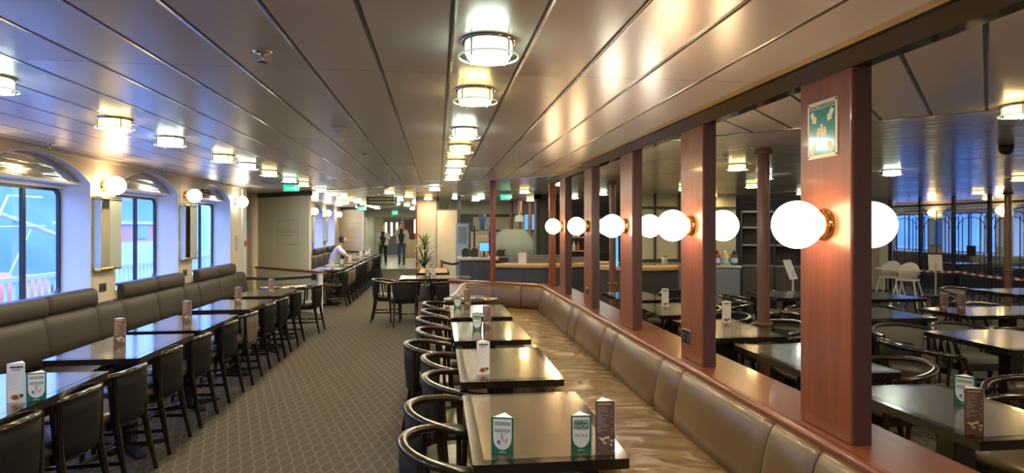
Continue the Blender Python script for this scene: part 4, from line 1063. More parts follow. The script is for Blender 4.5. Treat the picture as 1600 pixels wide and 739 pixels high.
# sprinklers, detectors
def sprinkler(x, y, label):
    r = empty('sprinkler', (x, y, H), 0, label, 'sprinkler', 'ceiling sprinklers')
    MB().lathe([(0.0, 0.0), (0.036, 0.0), (0.038, -0.004), (0.020, -0.010), (0, -0.010)], 24, caps=False).build('collar', 'chrome', r)
    MB().lathe([(0.0, -0.010), (0.009, -0.010), (0.007, -0.030), (0.004, -0.042), (0.0, -0.044)], 12, caps=False).build('stem', 'chrome', r)
    MB().lathe([(0.0, -0.043), (0.018, -0.044), (0.018, -0.046), (0.0, -0.046)], 16, caps=False).build('deflector', 'black_metal', r)
for (u, v), lab in [((410, 80), 'nearest ceiling sprinkler, left of the middle lamp row'), ((569, 240), 'ceiling sprinkler behind the round smoke detector'),
                    ((612, 280), 'far ceiling sprinkler before the panel change'), ((1133, 242), 'sprinkler beyond the pillars, right of the third pillar')]:
    x, y = P(u, v, H); sprinkler(x, y, lab)
for i, y in enumerate([5.55, 7.62, 9.6]): sprinkler(-3.24, y, 'small sprinkler at the ceiling edge above the left windows, %s from the camera' % ORD[i])
def smoke(x, y, lab):
    r = empty('smoke_detector', (x, y, H), 0, lab, 'smoke detector')
    MB().lathe([(0, 0), (0.056, 0), (0.058, -0.008), (0.054, -0.020), (0, -0.020)], 32, caps=False).build('base', 'white_plastic', r)
    MB().lathe([(0, -0.020), (0.040, -0.020), (0.036, -0.036), (0.022, -0.042), (0, -0.042)], 28, caps=False).build('sensor_head', 'white_plastic', r)
smoke(*P(530, 200, H), 'white round smoke detector on the ceiling between the lamp rows')
smoke(*P(603, 291, H), 'small distant smoke detector by the hanging black sign')
# exit signs
def exit_sign(u, d, w, h, lab, dz=0.03):
    x, y = PD(u, d)
    r = empty('exit_sign', (x, y, H), 0, lab, 'exit sign', 'green exit signs')
    MB().box(-w / 2 - 0.01, -0.03, -dz - 0.02, w / 2 + 0.01, 0.03, 0.0).build('housing', 'pale_grey', r)
    MB().box(-w / 2, -0.008, -dz - 0.02 - h, w / 2, 0.008, -dz - 0.02).build('sign_plate', 'exit_green', r)
    mb = MB(); M = Matrix.Translation((0, -0.008, 0)); z0 = -dz - 0.02 - h
    poly(mb, [(-w * 0.30, z0 + h * 0.45), (w * 0.0, z0 + h * 0.45), (w * 0.0, z0 + h * 0.30), (w * 0.18, z0 + h * 0.5), (0, z0 + h * 0.7), (0, z0 + h * 0.55), (-w * 0.30, z0 + h * 0.55)], 'exit_white', M)
    quadz(mb, w * 0.22, z0 + h * 0.2, w * 0.36, z0 + h * 0.85, 'exit_white', M)
    mb.build('pictogram', None, r)
exit_sign(455, 9.3, 0.23, 0.10, 'large green exit sign hanging before the mirrored writing board')
exit_sign(565.5, 18.5, 0.27, 0.10, 'small green exit sign beyond the black hanging sign, left', 0.06)
exit_sign(617, 21.5, 0.20, 0.14, 'tiny green exit sign at the bulkhead above the walking pair', 0.10)
exit_sign(790, 12.0, 0.20, 0.11, 'green exit sign over the bar behind the thin red post')
# hanging sign
x0, y0 = PD(596.5, 12.2)
r = empty('hanging_sign', (x0, y0, H), 0, 'black hanging direction sign with two rows of pale lettering over the aisle', 'sign')
MB().box(-0.27, -0.008, -0.09, -0.25, 0.008, 0).build('hanger', 'chrome', r); MB().box(0.25, -0.008, -0.09, 0.27, 0.008, 0).build('hanger', 'chrome', r)
mb = MB().box(-0.30, -0.03, -0.26, 0.30, 0.03, -0.09, 'dark_panel'); M = Matrix.Translation((0, -0.03, 0))
for z in (-0.145, -0.215):
    rn = random.Random(3)
    x = -0.24
    while x < 0.20:
        q = rn.uniform(0.02, 0.07); quadz(mb, x, z, x + q, z + 0.022, 'pale_grey', M); x += q + 0.012
    quadz(mb, 0.235, z - 0.005, 0.27, z + 0.03, 'white_card', M)
mb.build('sign_box', None, r)
# extinguisher style plates near door
o = MB().box(0, -0.09, 0, 0.008, 0.09, 0.26).box(0.008, -0.07, 0.02, 0.010, 0.07, 0.11, 'slate').box(0.008, -0.07, 0.13, 0.010, 0.07, 0.18, 'green_print').box(0.008, -0.07, 0.20, 0.010, 0.07, 0.24, 'slate').build('notice_plate', 'pale_grey', None, loc=(XL, 10.93, 1.22))
o.data.materials.clear()
for q in ('pale_grey', 'slate', 'green_print'): o.data.materials.append(MATS[q])
tag(o, 'small grey and green notice on the wall right of the third left window', 'sign')
o = MB().box(0, -0.045, 0, 0.04, 0.045, 0.09).build('alarm_button', 'tape_red', None, loc=(XL + 0.03, 11.26, 1.29), bevel=0.006); tag(o, 'small red fire alarm button beside the left door', 'alarm button')
r = empty('air_grille', (-3.62, 11.37, 1.95), 0, 'square white air grille high on the wall left of the mirrored writing board', 'grille')
MB().box(-0.14, 0.0, -0.16, 0.14, 0.012, 0.16).build('frame', 'white_paint', r)

# ================================================================== DISPLAY PARTITIONS on the left
def display(A, B, label, words, blank=True):
    dx, dy = B[0] - A[0], B[1] - A[1]; L = math.hypot(dx, dy); a = math.atan2(dy, dx)
    r = empty('display_partition', (A[0], A[1], 0), a, label, 'partition')
    MB().box(0, -0.05, 0, L, 0.05, 0.76).build('low_wall', 'cream_panel', r)
    MB().box(-0.02, -0.08, 0.76, L + 0.12, 0.08, 0.80).build('shelf_rail', 'cherry_rail', r, bevel=0.01)
    MB().box(L - 0.02, -0.05, 0, L + 0.10, 0.05, 0.76).build('newel', 'white_paint', r, bevel=0.01)
    bd = MB().box(0.02, -0.025, 0.80, L - 0.25, 0.025, H - 0.09).build('board', 'cream_panel', r)
    MB().box(0.0, -0.035, H - 0.09, L - 0.23, 0.035, H).build('top_channel', 'dark_panel', r)
    mb = MB(); cx_ = (L - 0.23) * 0.60; cz_ = 1.52; w, h = 0.36, 0.245
    M = Matrix.Translation((0, -0.025, 0))
    for x0_, z0_, x1_, z1_ in ((-w, -h, w, -h + 0.012), (-w, h - 0.012, w, h), (-w, -h, -w + 0.012, h), (w - 0.012, -h, w, h)):
        quadz(mb, cx_ + x0_, cz_ + z0_, cx_ + x1_, cz_ + z1_, 'grey_panel', M)
    # writing reads backwards: it is printed for the other side
    R = Matrix.Translation((cx_, -0.0262, cz_ + 0.02)) @ Matrix.Scale(-1, 4, (1, 0, 0)) @ Matrix.Rotation(PI / 2, 4, 'X')
    add_text(mb, words, 0.115, 'grey_panel', R)
    rn = random.Random(5); x = -0.17
    while x < 0.17:
        q = rn.uniform(0.02, 0.05); quadz(mb, cx_ + x, cz_ - 0.075, cx_ + x + q, cz_ - 0.055, 'grey_panel', M); x += q + 0.01
    mb.build('board_print', None, bd)
    return r
display((-3.74, 13.34), (-2.25, 11.85), 'cream board with backwards SCOTLAND lettering on a low cream partition', 'SCOTLAND')
display((-3.50, 22.20), (-2.35, 21.05), 'far cream board with faint frame on a low partition beyond the seated man', 'SCOTLAND')
# belt barrier
r = empty('belt_barrier', (-2.3, 11.70, 0.70), 0, 'black belt barrier strung from the left wall to the white partition end', 'barrier')
bx0, by0 = PD(384, 10.95); 
MB().sweep([(XL + 2.3 + 0.01, 11.2 - 11.7, 0.02), (-0.6, -0.28, -0.02), (0.02, -0.03, 0.0)], rect(0.006, 0.05, 0.2), smooth=False).build('belt', 'black_rubber', r)
MB().box(-0.03, -0.06, -0.06, 0.06, 0.02, 0.05).build('belt_head', 'black_metal', r, bevel=0.01)

# ================================================================== ISLAND: pillar, palm, panels, bar
x, y = PD(652, 14.2); xb, yb = PD(686, 14.2)
struct('pillar', MB().box(x, y, 0, xb - 0.06, y + 0.5, H - 0.001), 'pale_grey')
o = struct('trim_50', MB().box(x - 0.03, y - 0.03, 0, x, y + 0.53, H - 0.001), 'cherry')
struct('trim_51', MB().box(xb - 0.06, y - 0.04, 0, xb, y + 0.02, H - 0.001), 'dark_panel')
o = MB().box(0, 0, 0, xb - x - 0.02, 0.06, 0.62).build('plant_trough_back', 'dark_panel', None, loc=(x, y - 0.10, 0)); o.name = 'kick_panel'; tag(o, 'black panel at the foot of the grey pillar behind the palm', 'panel')
# light wood table behind the dark one
x1, y1 = P(668, 418, TT); x2, y2 = P(650, 431, TT)
table(0.62, 1.4, x1 + 0.13, (y1 + y2) / 2 + 0.25, 'pale wood topped table beside the palm', None, 'light_wood')
# palm
px_, py_ = PD(668, 12.35); px_ += 0.12; py_ += 0.0
px_, py_ = PD(672, 13.9)
px_, py_ = (-0.02, 12.0)
px_, py_ = PD(664, 13.3)
r = empty('potted_palm', (px_, py_, 0), 0, 'potted palm with arching dark leaves beside the grey pillar', 'plant')
MB().lathe([(0, 0), (0.13, 0), (0.17, 0.34), (0.18, 0.36), (0.16, 0.36), (0.15, 0.32), (0, 0.32)], 24, caps=False).build('pot', 'slate', r)
MB().lathe([(0, 0.325), (0.15, 0.325)], 20, caps=False).build('soil', 'soil', r)
rn = random.Random(11)
def leafblade(mb, base, az, el, L, w, droop, m):
    pts = []; n = 8; p = Vector(base); d = Vector((math.cos(az) * math.cos(el), math.sin(az) * math.cos(el), math.sin(el))); vs = []
    side = Vector((-math.sin(az), math.cos(az), 0))
    for i in range(n + 1):
        t = i / n; ww = w * (math.sin(PI * min(1, t * 0.9 + 0.12)) ** 0.7) * 0.5
        if i == n: ww = 0.001
        up = side.cross(d).normalized()
        vs += [tuple(p - side * ww + up * ww * 0.35), tuple(p), tuple(p + side * ww + up * ww * 0.35)]
        p = p + d * (L / n); d = (d + Vector((0, 0, -droop / n))).normalized()
    fs = []
    for i in range(n):
        for j in (0, 1): a_ = i * 3 + j; fs.append((a_, a_ + 1, a_ + 4, a_ + 3))
    mb.add(vs, fs, m, True)
for hgt, cnt, Ls in ((1.25, 24, 0.42), (0.85, 22, 0.40), (0.60, 14, 0.34)):
    cxp, cyp = rn.uniform(-0.05, 0.05), rn.uniform(-0.05, 0.05)
    MB().tube([(cxp, cyp, 0.32), (cxp * 1.3, cyp * 1.2, hgt * 0.6 + 0.1), (cxp * 1.5, cyp * 1.4, hgt)], 0.014, 8).build('stem', 'soil', r)
    lf = MB()
    for i in range(cnt):
        leafblade(lf, (cxp * 1.5, cyp * 1.4, hgt - 0.12 * rn.random()), rn.uniform(0, 2 * PI), rn.uniform(0.1, 1.35), Ls * rn.uniform(0.75, 1.1), 0.05, rn.uniform(0.8, 1.7), 'leaf' if rn.random() < 0.75 else 'leaf_edge')
    lf.build('leaf_crown', None, r)
# cream divider board and belt
x, y = PD(684, 14.0); x2, y2 = PD(716, 13.4)
dv = Vector((x2 - x, y2 - y, 0)); a = math.atan2(dv.y, dv.x)
r = empty('divider_board', (x, y, 0), a, 'tall cream divider board between the grey pillar and the tall fridge', 'partition')
MB().box(0, -0.02, 0.05, dv.length, 0.02, 2.0).build('board', 'cream_panel', r)
MB().box(dv.length, -0.03, 0, dv.length + 0.05, 0.03, H - 0.01).build('post', 'dark_panel', r)
MB().box(0, -0.024, 2.0, dv.length, 0.024, 2.03).build('top_edge', 'dark_panel', r)
MB().box(0.02, -0.10, 0, 0.10, 0.10, 0.05).box(dv.length - 0.12, -0.10, 0, dv.length - 0.04, 0.10, 0.05).build('foot', 'black_metal', r)
x0, y0 = PD(690, 12.9); x1, y1 = PD(716, 12.7)
r = empty('belt_barrier', (x0, y0, 0), 0, 'black belt barrier in front of the cream divider board', 'barrier')
for (qx, qy) in ((0, 0), (x1 - x0 + 0.1, y1 - y0)):
    MB().lathe([(0, 0), (0.14, 0), (0.14, 0.015), (0.03, 0.03), (0.025, 0.03), (0.025, 0.92), (0, 0.92)], 20, caps=False, M=T(qx, qy, 0)).build('post', 'black_metal', r)
MB().sweep([(0, 0, 0.88), ((x1 - x0 + 0.1) / 2, (y1 - y0) / 2, 0.84), (x1 - x0 + 0.1, y1 - y0, 0.88)], rect(0.005, 0.05, 0.2)).build('belt', 'black_rubber', r)
# fridge
x, y = PD(713, 13.0)
r = empty('tall_fridge', (x + 0.15, y + 0.25, 0), 0, 'tall fridge beside the cream divider board, blue reflected light painted on its door', 'fridge')
MB().box(-0.15, -0.22, 0.0, 0.16, 0.25, 1.71).build('body', 'slate', r, bevel=0.01)
dr = MB().box(-0.145, -0.245, 0.06, 0.11, -0.22, 1.69).build('door', 'fridge_bluelit', r, bevel=0.01)
mb = MB()
for k in range(12): mb.box(-0.12, -0.252, 1.28 + k * 0.03, 0.07, -0.245, 1.295 + k * 0.03)
mb.build('grille', 'slate', dr)
MB().box(0.08, -0.27, 0.7, 0.095, -0.245, 1.1).build('handle', 'chrome', dr)
# bar counters
r = empty('bar_counter', (0.6, 11.9, 0), 0, 'navy panelled service counter with a pale top behind the angled partition', 'counter')
xa, ya = PD(719, 11.4); xb, yb = PD(772, 11.3); ox, oy = -0.6, -11.9
MB().box(xa + ox, ya + oy, 0, xb + ox, ya + 0.6 + oy, 1.0).build('cabinet', 'navy_panel', r)
for k in range(3): MB().box(xa + ox + 0.02 + k * (xb - xa) / 3, ya + oy - 0.012, 0.08, xa + ox - 0.02 + (k + 1) * (xb - xa) / 3, ya + oy, 0.97).build('door', 'navy_panel', r, bevel=0.003)
MB().box(xa + ox - 0.04, ya + oy - 0.05, 1.0, xb + ox + 0.1, ya + 0.65 + oy, 1.05).build('worktop', 'pale_grey', r, bevel=0.008)
xc, yc = 2.0, 12.4
yc += 0.0
r = empty('curved_counter', (xc, yc, 0), 0, 'curved navy bar counter edged with pale wood', 'counter')
def arc_slab(mb, r0, r1, a0, a1, z0, z1, m=None, n=24):
    out = [(r1 * math.cos(a0 + (a1 - a0) * i / n), r1 * math.sin(a0 + (a1 - a0) * i / n)) for i in range(n + 1)]
    inn = [(r0 * math.cos(a0 + (a1 - a0) * i / n), r0 * math.sin(a0 + (a1 - a0) * i / n)) for i in range(n + 1)]
    for i in range(n):
        mb.prism([inn[i], out[i], out[i + 1], inn[i + 1]], z0, z1, m)
    return mb
arc_slab(MB(), 1.25, 1.70, math.radians(236), math.radians(330), 0, 0.90).build('front', 'navy_panel', r)
arc_slab(MB(), 1.20, 1.75, math.radians(234), math.radians(331), 0.90, 0.95).build('bar_top', 'light_wood', r)
arc_slab(MB(), 1.12, 1.22, math.radians(236), math.radians(330), 0.95, 1.05).build('back_upstand', 'slate', r)
xa, ya = PD(770, 12.1)
r = empty('back_counter', (xa, ya, 0), 0, 'dark back counter of the bar under the curved glass guard', 'counter')
MB().box(0, 0, 0, 1.5, 0.6, 1.0).build('cabinet', 'dark_panel', r); MB().box(-0.02, -0.02, 1.0, 1.52, 0.62, 1.04).build('worktop', 'slate', r, bevel=0.005)
# sneeze guard
r = empty('glass_guard', (xa + 0.03, ya + 0.3, 1.04), 0, 'curved frosted glass guard standing on the bar back counter', 'glass guard')
mb = MB(); n = 16; vs = []; fs = []; prof = [(0.0, 0), (0.0, 0.30), (0.12, 0.46), (0.30, 0.54)]
for i in range(n + 1):
    t = i / n; x = 0.85 * t; bow = -0.22 * math.sin(PI * t)
    top = 0.30 + 0.24 * min(1, math.sin(PI * t) * 1.6)
    for (o_, z) in [(0, 0), (0, top * 0.6), (0.03, top * 0.9), (0.08, top)]: vs.append((x, bow + o_, z))
for i in range(n):
    for j in range(3): a_ = i * 4 + j; fs.append((a_, a_ + 4, a_ + 5, a_ + 1))
g_ = mb.add(vs, fs, smooth=True).build('glass_panes', 'frosted_guard', r); g_.modifiers.new('solid', 'SOLIDIFY').thickness = 0.008
# things on bar
x, y = PD(757, 11.6)
r = empty('till_monitor', (x, y + 0.1, 1.05), 0, 'small till screen glowing blue on the service counter', 'monitor')
MB().box(-0.10, -0.015, 0.10, 0.10, 0.015, 0.28).build('screen_housing', 'black_metal', r, bevel=0.005)
MB().box(-0.09, -0.017, 0.112, 0.09, -0.015, 0.268).build('screen', 'screen_blue', r)
MB().box(-0.02, -0.01, 0.0, 0.02, 0.02, 0.12).box(-0.07, -0.06, 0, 0.07, 0.06, 0.012).build('stand', 'black_metal', r)
x, y = PD(742, 12.6)
r = empty('cup_rack', (x, y, 0), 0, 'wooden rack of white cups behind the service counter', 'rack')
MB().box(-0.02, -0.12, 0, 0.0, 0.12, 1.65).box(0.30, -0.12, 0, 0.32, 0.12, 1.65).build('side_panel', 'soil', r)
for k in range(4): MB().box(0, -0.12, 1.05 + 0.16 * k, 0.30, 0.12, 1.065 + 0.16 * k).build('shelf', 'light_wood', r)
cup = None
for k in range(3):
    for j in range(3):
        loc = (x + 0.06 + 0.085 * j, y - 0.04, 1.066 + 0.16 * k)
        if cup is None:
            cup = MB().lathe([(0, 0), (0.026, 0), (0.034, 0.02), (0.037, 0.07), (0.034, 0.07), (0.03, 0.02), (0, 0.006)], 16, caps=False).tube([(0.034, 0, 0.055), (0.055, 0, 0.05), (0.055, 0, 0.025), (0.032, 0, 0.02)], 0.005, 6).build('cup', 'white_plastic'); c_ = cup
        else: c_ = cup.copy(); C.objects.link(c_)
        c_.location = loc; tag(c_, 'white cup on the rack, %s shelf from below, %s from the left' % (ORD[k], ORD[j]), 'cup', 'cups on the rack')
x, y = PD(753, 12.3)
o = MB().lathe([(0, 0), (0.05, 0), (0.05, 0.18), (0.06, 0.20), (0.075, 0.22), (0.075, 0.34), (0, 0.34)], 20, caps=False).build('water_bottle_dispenser', 'poster_blue', None, loc=(x - 0.02, y + 0.3, 1.546)); o.name = 'blue_dispenser'
o.location = (x + 0.02, y + 0.25, 1.546)
tag(o, 'blue dispenser on top of the cup rack', 'dispenser')
x, y = PD(818, 10.95)
o = MB().add([(-0.075, 0, 0), (0.075, 0, 0), (0.085, 0.05, 0.21), (-0.065, 0.05, 0.21), (-0.075, 0.004, 0), (0.075, 0.004, 0), (0.085, 0.054, 0.21), (-0.065, 0.054, 0.21)], [(0, 1, 2, 3), (7, 6, 5, 4), (0, 4, 5, 1), (1, 5, 6, 2), (2, 6, 7, 3), (3, 7, 4, 0)]).build('paper_notice', 'white_card', None, loc=(x - 0.02, y + 0.02, 0.951)); tag(o, 'white paper notice leaning on the bar top', 'notice')
for i, u in enumerate((727, 741, 781, 788)):
    x, y = PD(u, 11.75 if i < 2 else 12.35)
    o = MB().box(-0.07, -0.08, 0, 0.07, 0.08, 0.14 if i < 2 else 0.10).box(-0.04, -0.09, 0.14 if i < 2 else 0.10, 0.04, 0.05, 0.17 if i < 2 else 0.13).build('till_machine', 'black_metal', None, loc=(x, y, 1.05 if i < 2 else 1.04), bevel=0.008)
    tag(o, ['low black till machine at the left end of the service counter', 'black card machine left of the till screen', 'black coffee grinder on the back counter left of the guard', 'small black machine behind the thin red post'][i], 'machine')
# bar back wall
struct('wall_bar', MB().box(0.3, 16.6, 0, 3.3, 16.7, H), 'green_cream')
struct('trim_52', MB().box(0.3, 16.57, 1.90, 3.3, 16.6, 1.98).box(0.3, 16.57, 1.50, 3.3, 16.6, 1.55), 'dark_panel')
struct('trim_53', MB().box(0.3, 16.55, 1.55, 0.95, 16.6, 1.90), 'navy_panel')
o = MB().box(-0.2, -0.01, 0, 0.2, 0.0, 0.42).build('wall_poster', 'screen_blue', None, loc=(PD(835, 16.2)[0] + 0.02, 16.57, 1.55)); tag(o, 'blue lit poster on the bar back wall', 'poster')
def column(x, y, rad, lab, zc=0.75):
    r = empty('round_column', (x, y, 0), 0, lab, 'column', 'round wooden columns')
    MB().lathe([(rad, 0), (rad, H - 0.06)], 24, caps=False).build('shaft', 'cherry_column', r)
    MB().lathe([(rad, H - 0.06), (rad + 0.03, H - 0.055), (rad + 0.035, H - 0.03), (rad + 0.015, H - 0.015), (rad + 0.02, H)], 28, caps=False).build('capital', 'cherry_column', r)
    MB().lathe([(rad, zc), (rad + 0.022, zc + 0.006), (rad + 0.026, zc + 0.02), (rad + 0.022, zc + 0.034), (rad, zc + 0.04)], 28, caps=False).build('collar', 'cherry_column', r)
column(2.86, 5.07, 0.052, 'round wooden column between the second and nearest pillars, rising past the tables')
column(*PD(957, 9.2), 0.05, 'round wooden column seen between the third and fourth pillars')
for i, (u, d) in enumerate([(799, 16.0), (812, 14.6), (828, 15.2)]): column(*PD(u, d), 0.05, 'round wooden column behind the glass guard, %s from the left' % ORD[i])
x, y = PD(811, 14.3)
o = MB().box(-0.006, 0.0, 0.14, 0.006, 0.012, 0.56).box(-0.1, -0.01, 0, 0.1, 0, 0.15).box(-0.04, -0.012, 0.04, 0.04, -0.01, 0.10, 'ink').build('small_notice', 'white_card', None, loc=(x + 0.01, y, 1.75)); tag(o, 'small white notice hung on the middle column behind the bar', 'notice')
o.data.materials.clear(); o.data.materials.append(MATS['white_card']); o.data.materials.append(MATS['ink'])
# grey portal right of bar
x, y = PD(838, 13.0)
struct('wall_portal', MB().box(x, y, 0, x + 0.10, y + 0.3, H).box(x + 0.55, y, 0, x + 0.65, y + 0.3, H).box(x, y, 2.22, x + 0.65, y + 0.3, H).box(x + 0.10, y + 0.2, 0, x + 0.55, y + 0.25, 2.22, 'dark_panel').box(x + 0.06, y - 0.02, 0, x + 0.24, y + 0.01, 2.2), 'grey_panel')
# goods shelf
def goods(x, y, rz, w, zs, lab, seed, grp):
    r = empty('goods_shelf', (x, y, 0), rz, lab, 'shelf')
    MB().box(-w / 2, 0.0, 0, -w / 2 + 0.02, 0.3, zs[-1] + 0.3).box(w / 2 - 0.02, 0, 0, w / 2, 0.3, zs[-1] + 0.3).build('side_panel', 'dark_panel', r)
    MB().box(-w / 2, 0.28, 0, w / 2, 0.30, zs[-1] + 0.3).build('back_panel', 'dark_panel', r)
    rn = random.Random(seed)
    proto = []
    for m in ('sauce_brown', 'jar_glass', 'food_orange', 'sauce_red', 'white_plastic'):
        proto.append(m)
    made = {}
    for k, z in enumerate(zs):
        MB().box(-w / 2 + 0.02, 0, z - 0.02, w / 2 - 0.02, 0.28, z).build('shelf_board', 'light_wood', r)
        n = int((w - 0.08) / 0.085)
        for i in range(n):
            m = proto[rn.randrange(5)]
            lx = -w / 2 + 0.07 + i * 0.085
            wx = x + math.cos(rz) * lx - math.sin(rz) * 0.10; wy = y + math.sin(rz) * lx + math.cos(rz) * 0.10
            if m not in made:
                o = MB().lathe([(0, 0), (0.032, 0), (0.034, 0.01), (0.034, 0.10), (0.014, 0.13), (0.014, 0.16), (0.018, 0.162), (0.018, 0.18), (0, 0.18)], 14, caps=False).build('bottle', m); made[m] = o
            else: o = made[m].copy(); C.objects.link(o)
            o.location = (wx, wy, z)
            tag(o, '%s bottle from the left on the %s board up of the goods shelf' % (ORD[i], ORD[k]), 'bottle', grp)
goods(*PD(902, 12.0), -0.1, 0.42, [0.35, 0.62, 0.89, 1.16, 1.43], 'goods shelf seen between the fourth and fifth pillars', 4, 'bottles on the goods shelf')
# second curved counter seen between pillars 3 and 4
xq, yq = PD(985, 11.0)
r = empty('service_counter', (xq, yq, 0), 0, 'dark counter with curved wooden top seen beyond the middle pillars', 'counter')
arc_slab(MB(), 0.5, 0.9, math.radians(200), math.radians(340), 0, 0.90).build('front', 'dark_panel', r)
arc_slab(MB(), 0.45, 0.95, math.radians(198), math.radians(342), 0.90, 0.95).build('bar_top', 'light_wood', r)
o = MB().box(-0.06, -0.012, 0, 0.06, 0.012, 0.20).build('small_screen', 'screen_blue', None, loc=(xq - 0.45, yq - 0.53, 1.27)); 
o.location.z = 0.951; o.name = 'order_screen'
for v in o.data.vertices:
    if v.co.z > 0.1: v.co.z = 0.50
    else: v.co.z = 0.0
MBx = None
tag(o, 'narrow upright screen glowing blue on the wooden counter beyond the middle pillars', 'screen')
# green cream panels and cabinets
x, y = PD(1000, 13.0); x2, _ = PD(1100, 13.0)
struct('wall_inner', MB().box(x - 0.35, y - 0.4, 0, x2 + 0.6, y - 0.3, H), 'green_cream')
mb = MB()
for u in (1022, 1062): xx, yy = PD(u, 12.6); mb.box(xx, y - 0.42, 0.95, xx + 0.05, y - 0.4, H)
mb.box(x - 0.35, y - 0.43, 0.90, x2 + 0.6, y - 0.4, 0.96).box(x - 0.35, y - 0.43, 2.0, x2 + 0.6, y - 0.4, 2.05)
struct('trim_54', mb, 'dark_panel')
xx, yy = PD(1029, 12.0)
o = MB().box(0, 0, 0, 0.60, 0.4, 0.88).build('low_cabinet', 'dark_panel', None, loc=(xx, yy - 0.1, 0), bevel=0.006); tag(o, 'dark low cabinet under the jar, seen left of the second pillar', 'cabinet')
o2 = MB().box(-0.5, 0, 0, -0.02, 0.3, 0.86).build('low_cabinet', 'pale_grey', None, loc=(xx, yy - 0.1, 0), bevel=0.006); tag(o2, 'pale grey low cabinet left of the dark one, beyond the pillars', 'cabinet')
r = empty('glass_jar', (*PD(1042, 11.95), 0.88), 0, 'lidded glass jar with a blue label on the dark low cabinet', 'jar')
r.location.y += 0.12
MB().lathe([(0, 0), (0.055, 0), (0.058, 0.01), (0.058, 0.13), (0.05, 0.15), (0, 0.15)], 20, caps=False).build('body', 'jar_glass', r)
MB().lathe([(0, 0.15), (0.05, 0.15), (0.05, 0.18), (0, 0.18)], 20, caps=False).build('lid', 'food_orange', r)
MB().lathe([(0.0592, 0.03), (0.0592, 0.10)], 20, caps=False).build('label', 'label_blue', r)
x, y = PD(1105, 9.0); x2, y2 = PD(1157, 9.0)
r = empty('grey_cabinet', (x, y, 0), math.atan2(y2 - y, x2 - x), 'slate grey cabinet carrying three sauce bottles beyond the second pillar', 'cabinet')
L = math.hypot(x2 - x, y2 - y)
MB().box(-0.3, 0, 0, L, 0.45, 1.02).build('body', 'slate', r, bevel=0.006)
MB().box(-0.31, -0.02, 1.02, L + 0.015, 0.46, 1.05).build('top', 'grey_panel', r, bevel=0.005)
for s in (-0.28, L / 2 - 0.14): MB().box(s, -0.014, 0.08, s + L / 2 + 0.11, 0, 0.98).build('door', 'slate', r, bevel=0.004)
for i, (u, m) in enumerate([(1120, 'sauce_red'), (1133, 'sauce_yellow'), (1147, 'sauce_brown')]):
    xx, yy = PD(u, 9.12)
    r = empty('sauce_bottle', (xx, yy, 1.05), 0, '%s sauce bottle on the slate grey cabinet' % ['red', 'yellow', 'brown'][i], 'bottle', 'sauce bottles on the grey cabinet')
    MB().lathe([(0, 0), (0.05, 0), (0.053, 0.01), (0.053, 0.15), (0.03, 0.175), (0, 0.18)], 20, caps=False).build('body', m, r)
    MB().lathe([(0, 0.175), (0.03, 0.175), (0.028, 0.20), (0.01, 0.21), (0.006, 0.235), (0, 0.235)], 16, caps=False).build('pump_cap', 'white_plastic' if i == 1 else 'black_metal', r)
    MB().lathe([(0.0542, 0.04), (0.0542, 0.11)], 20, caps=False).build('label', 'label_blue', r)
# dark display shelves behind
x, y = PD(1157, 10.4); x2, y2 = PD(1262, 10.0)
r = empty('dark_display_unit', (x, y, 0), math.atan2(y2 - y, x2 - x), 'dark display unit with empty shelves behind the round wooden column', 'cabinet')
L = math.hypot(x2 - x, y2 - y)
MB().box(0, 0.4, 0, L, 0.45, 1.9).build('back_panel', 'dark_panel', r)
MB().box(0, 0, 0, 0.03, 0.45, 1.9).box(L - 0.03, 0, 0, L, 0.45, 1.9).box(L / 2, 0, 0, L / 2 + 0.03, 0.45, 1.9).build('side_panel', 'black_metal', r)
for z in (0.0, 0.95, 1.3, 1.6, 1.87): MB().box(0.03, 0, z, L - 0.03, 0.4, z + 0.03).build('shelf', 'slate' if z else 'black_metal', r)
MB().box(0.03, 0.02, 0.03, L - 0.03, 0.05, 0.95).build('lower_front', 'dark_panel', r)
def stand_sign(x, y, rz, lab):
    r = empty('standing_notice', (x, y, 0), rz, lab, 'notice')
    MB().lathe([(0, 0), (0.13, 0), (0.13, 0.015), (0, 0.02)], 20, caps=False).build('base', 'pale_grey', r)
    MB().box(-0.012, -0.012, 0.015, 0.012, 0.012, 0.95).build('post', 'pale_grey', r)
    MB().add([(-0.11, -0.02, 0.80), (0.11, -0.02, 0.80), (0.11, 0.10, 1.10), (-0.11, 0.10, 1.10), (-0.11, -0.01, 0.80), (0.11, -0.01, 0.80), (0.11, 0.11, 1.10), (-0.11, 0.11, 1.10)], [(0, 1, 2, 3), (7, 6, 5, 4), (0, 4, 5, 1), (1, 5, 6, 2), (2, 6, 7, 3), (3, 7, 4, 0)]).build('panel', 'white_card', r)
stand_sign(*PD(1239, 9.6), 0.5, 'white slanted notice stand left of the nearest pillar, before the dark display unit')
stand_sign(*PD(1462, 11.5), -0.6, 'pale slanted notice stand before the iron screen, right of the high chairs')
# cream wall piece left of the iron screen, and wall right of it
x, y = PD(1335, 14.2)
struct('wall_inner', MB().box(10.4, 14.6, 0, 11.45, 14.75, H), 'cream_wall')
mb = MB().box(11.45, 9.15, 0, 11.60, 9.72, H)
mb.box(11.45, 5.0, 0, 11.60, 9.15, 0.6).box(11.45, 5.0, 2.1, 11.60, 9.15, H).box(11.45, 14.3, 0, 11.60, 18.5, H)
struct('wall_inner', mb, 'cream_wall')
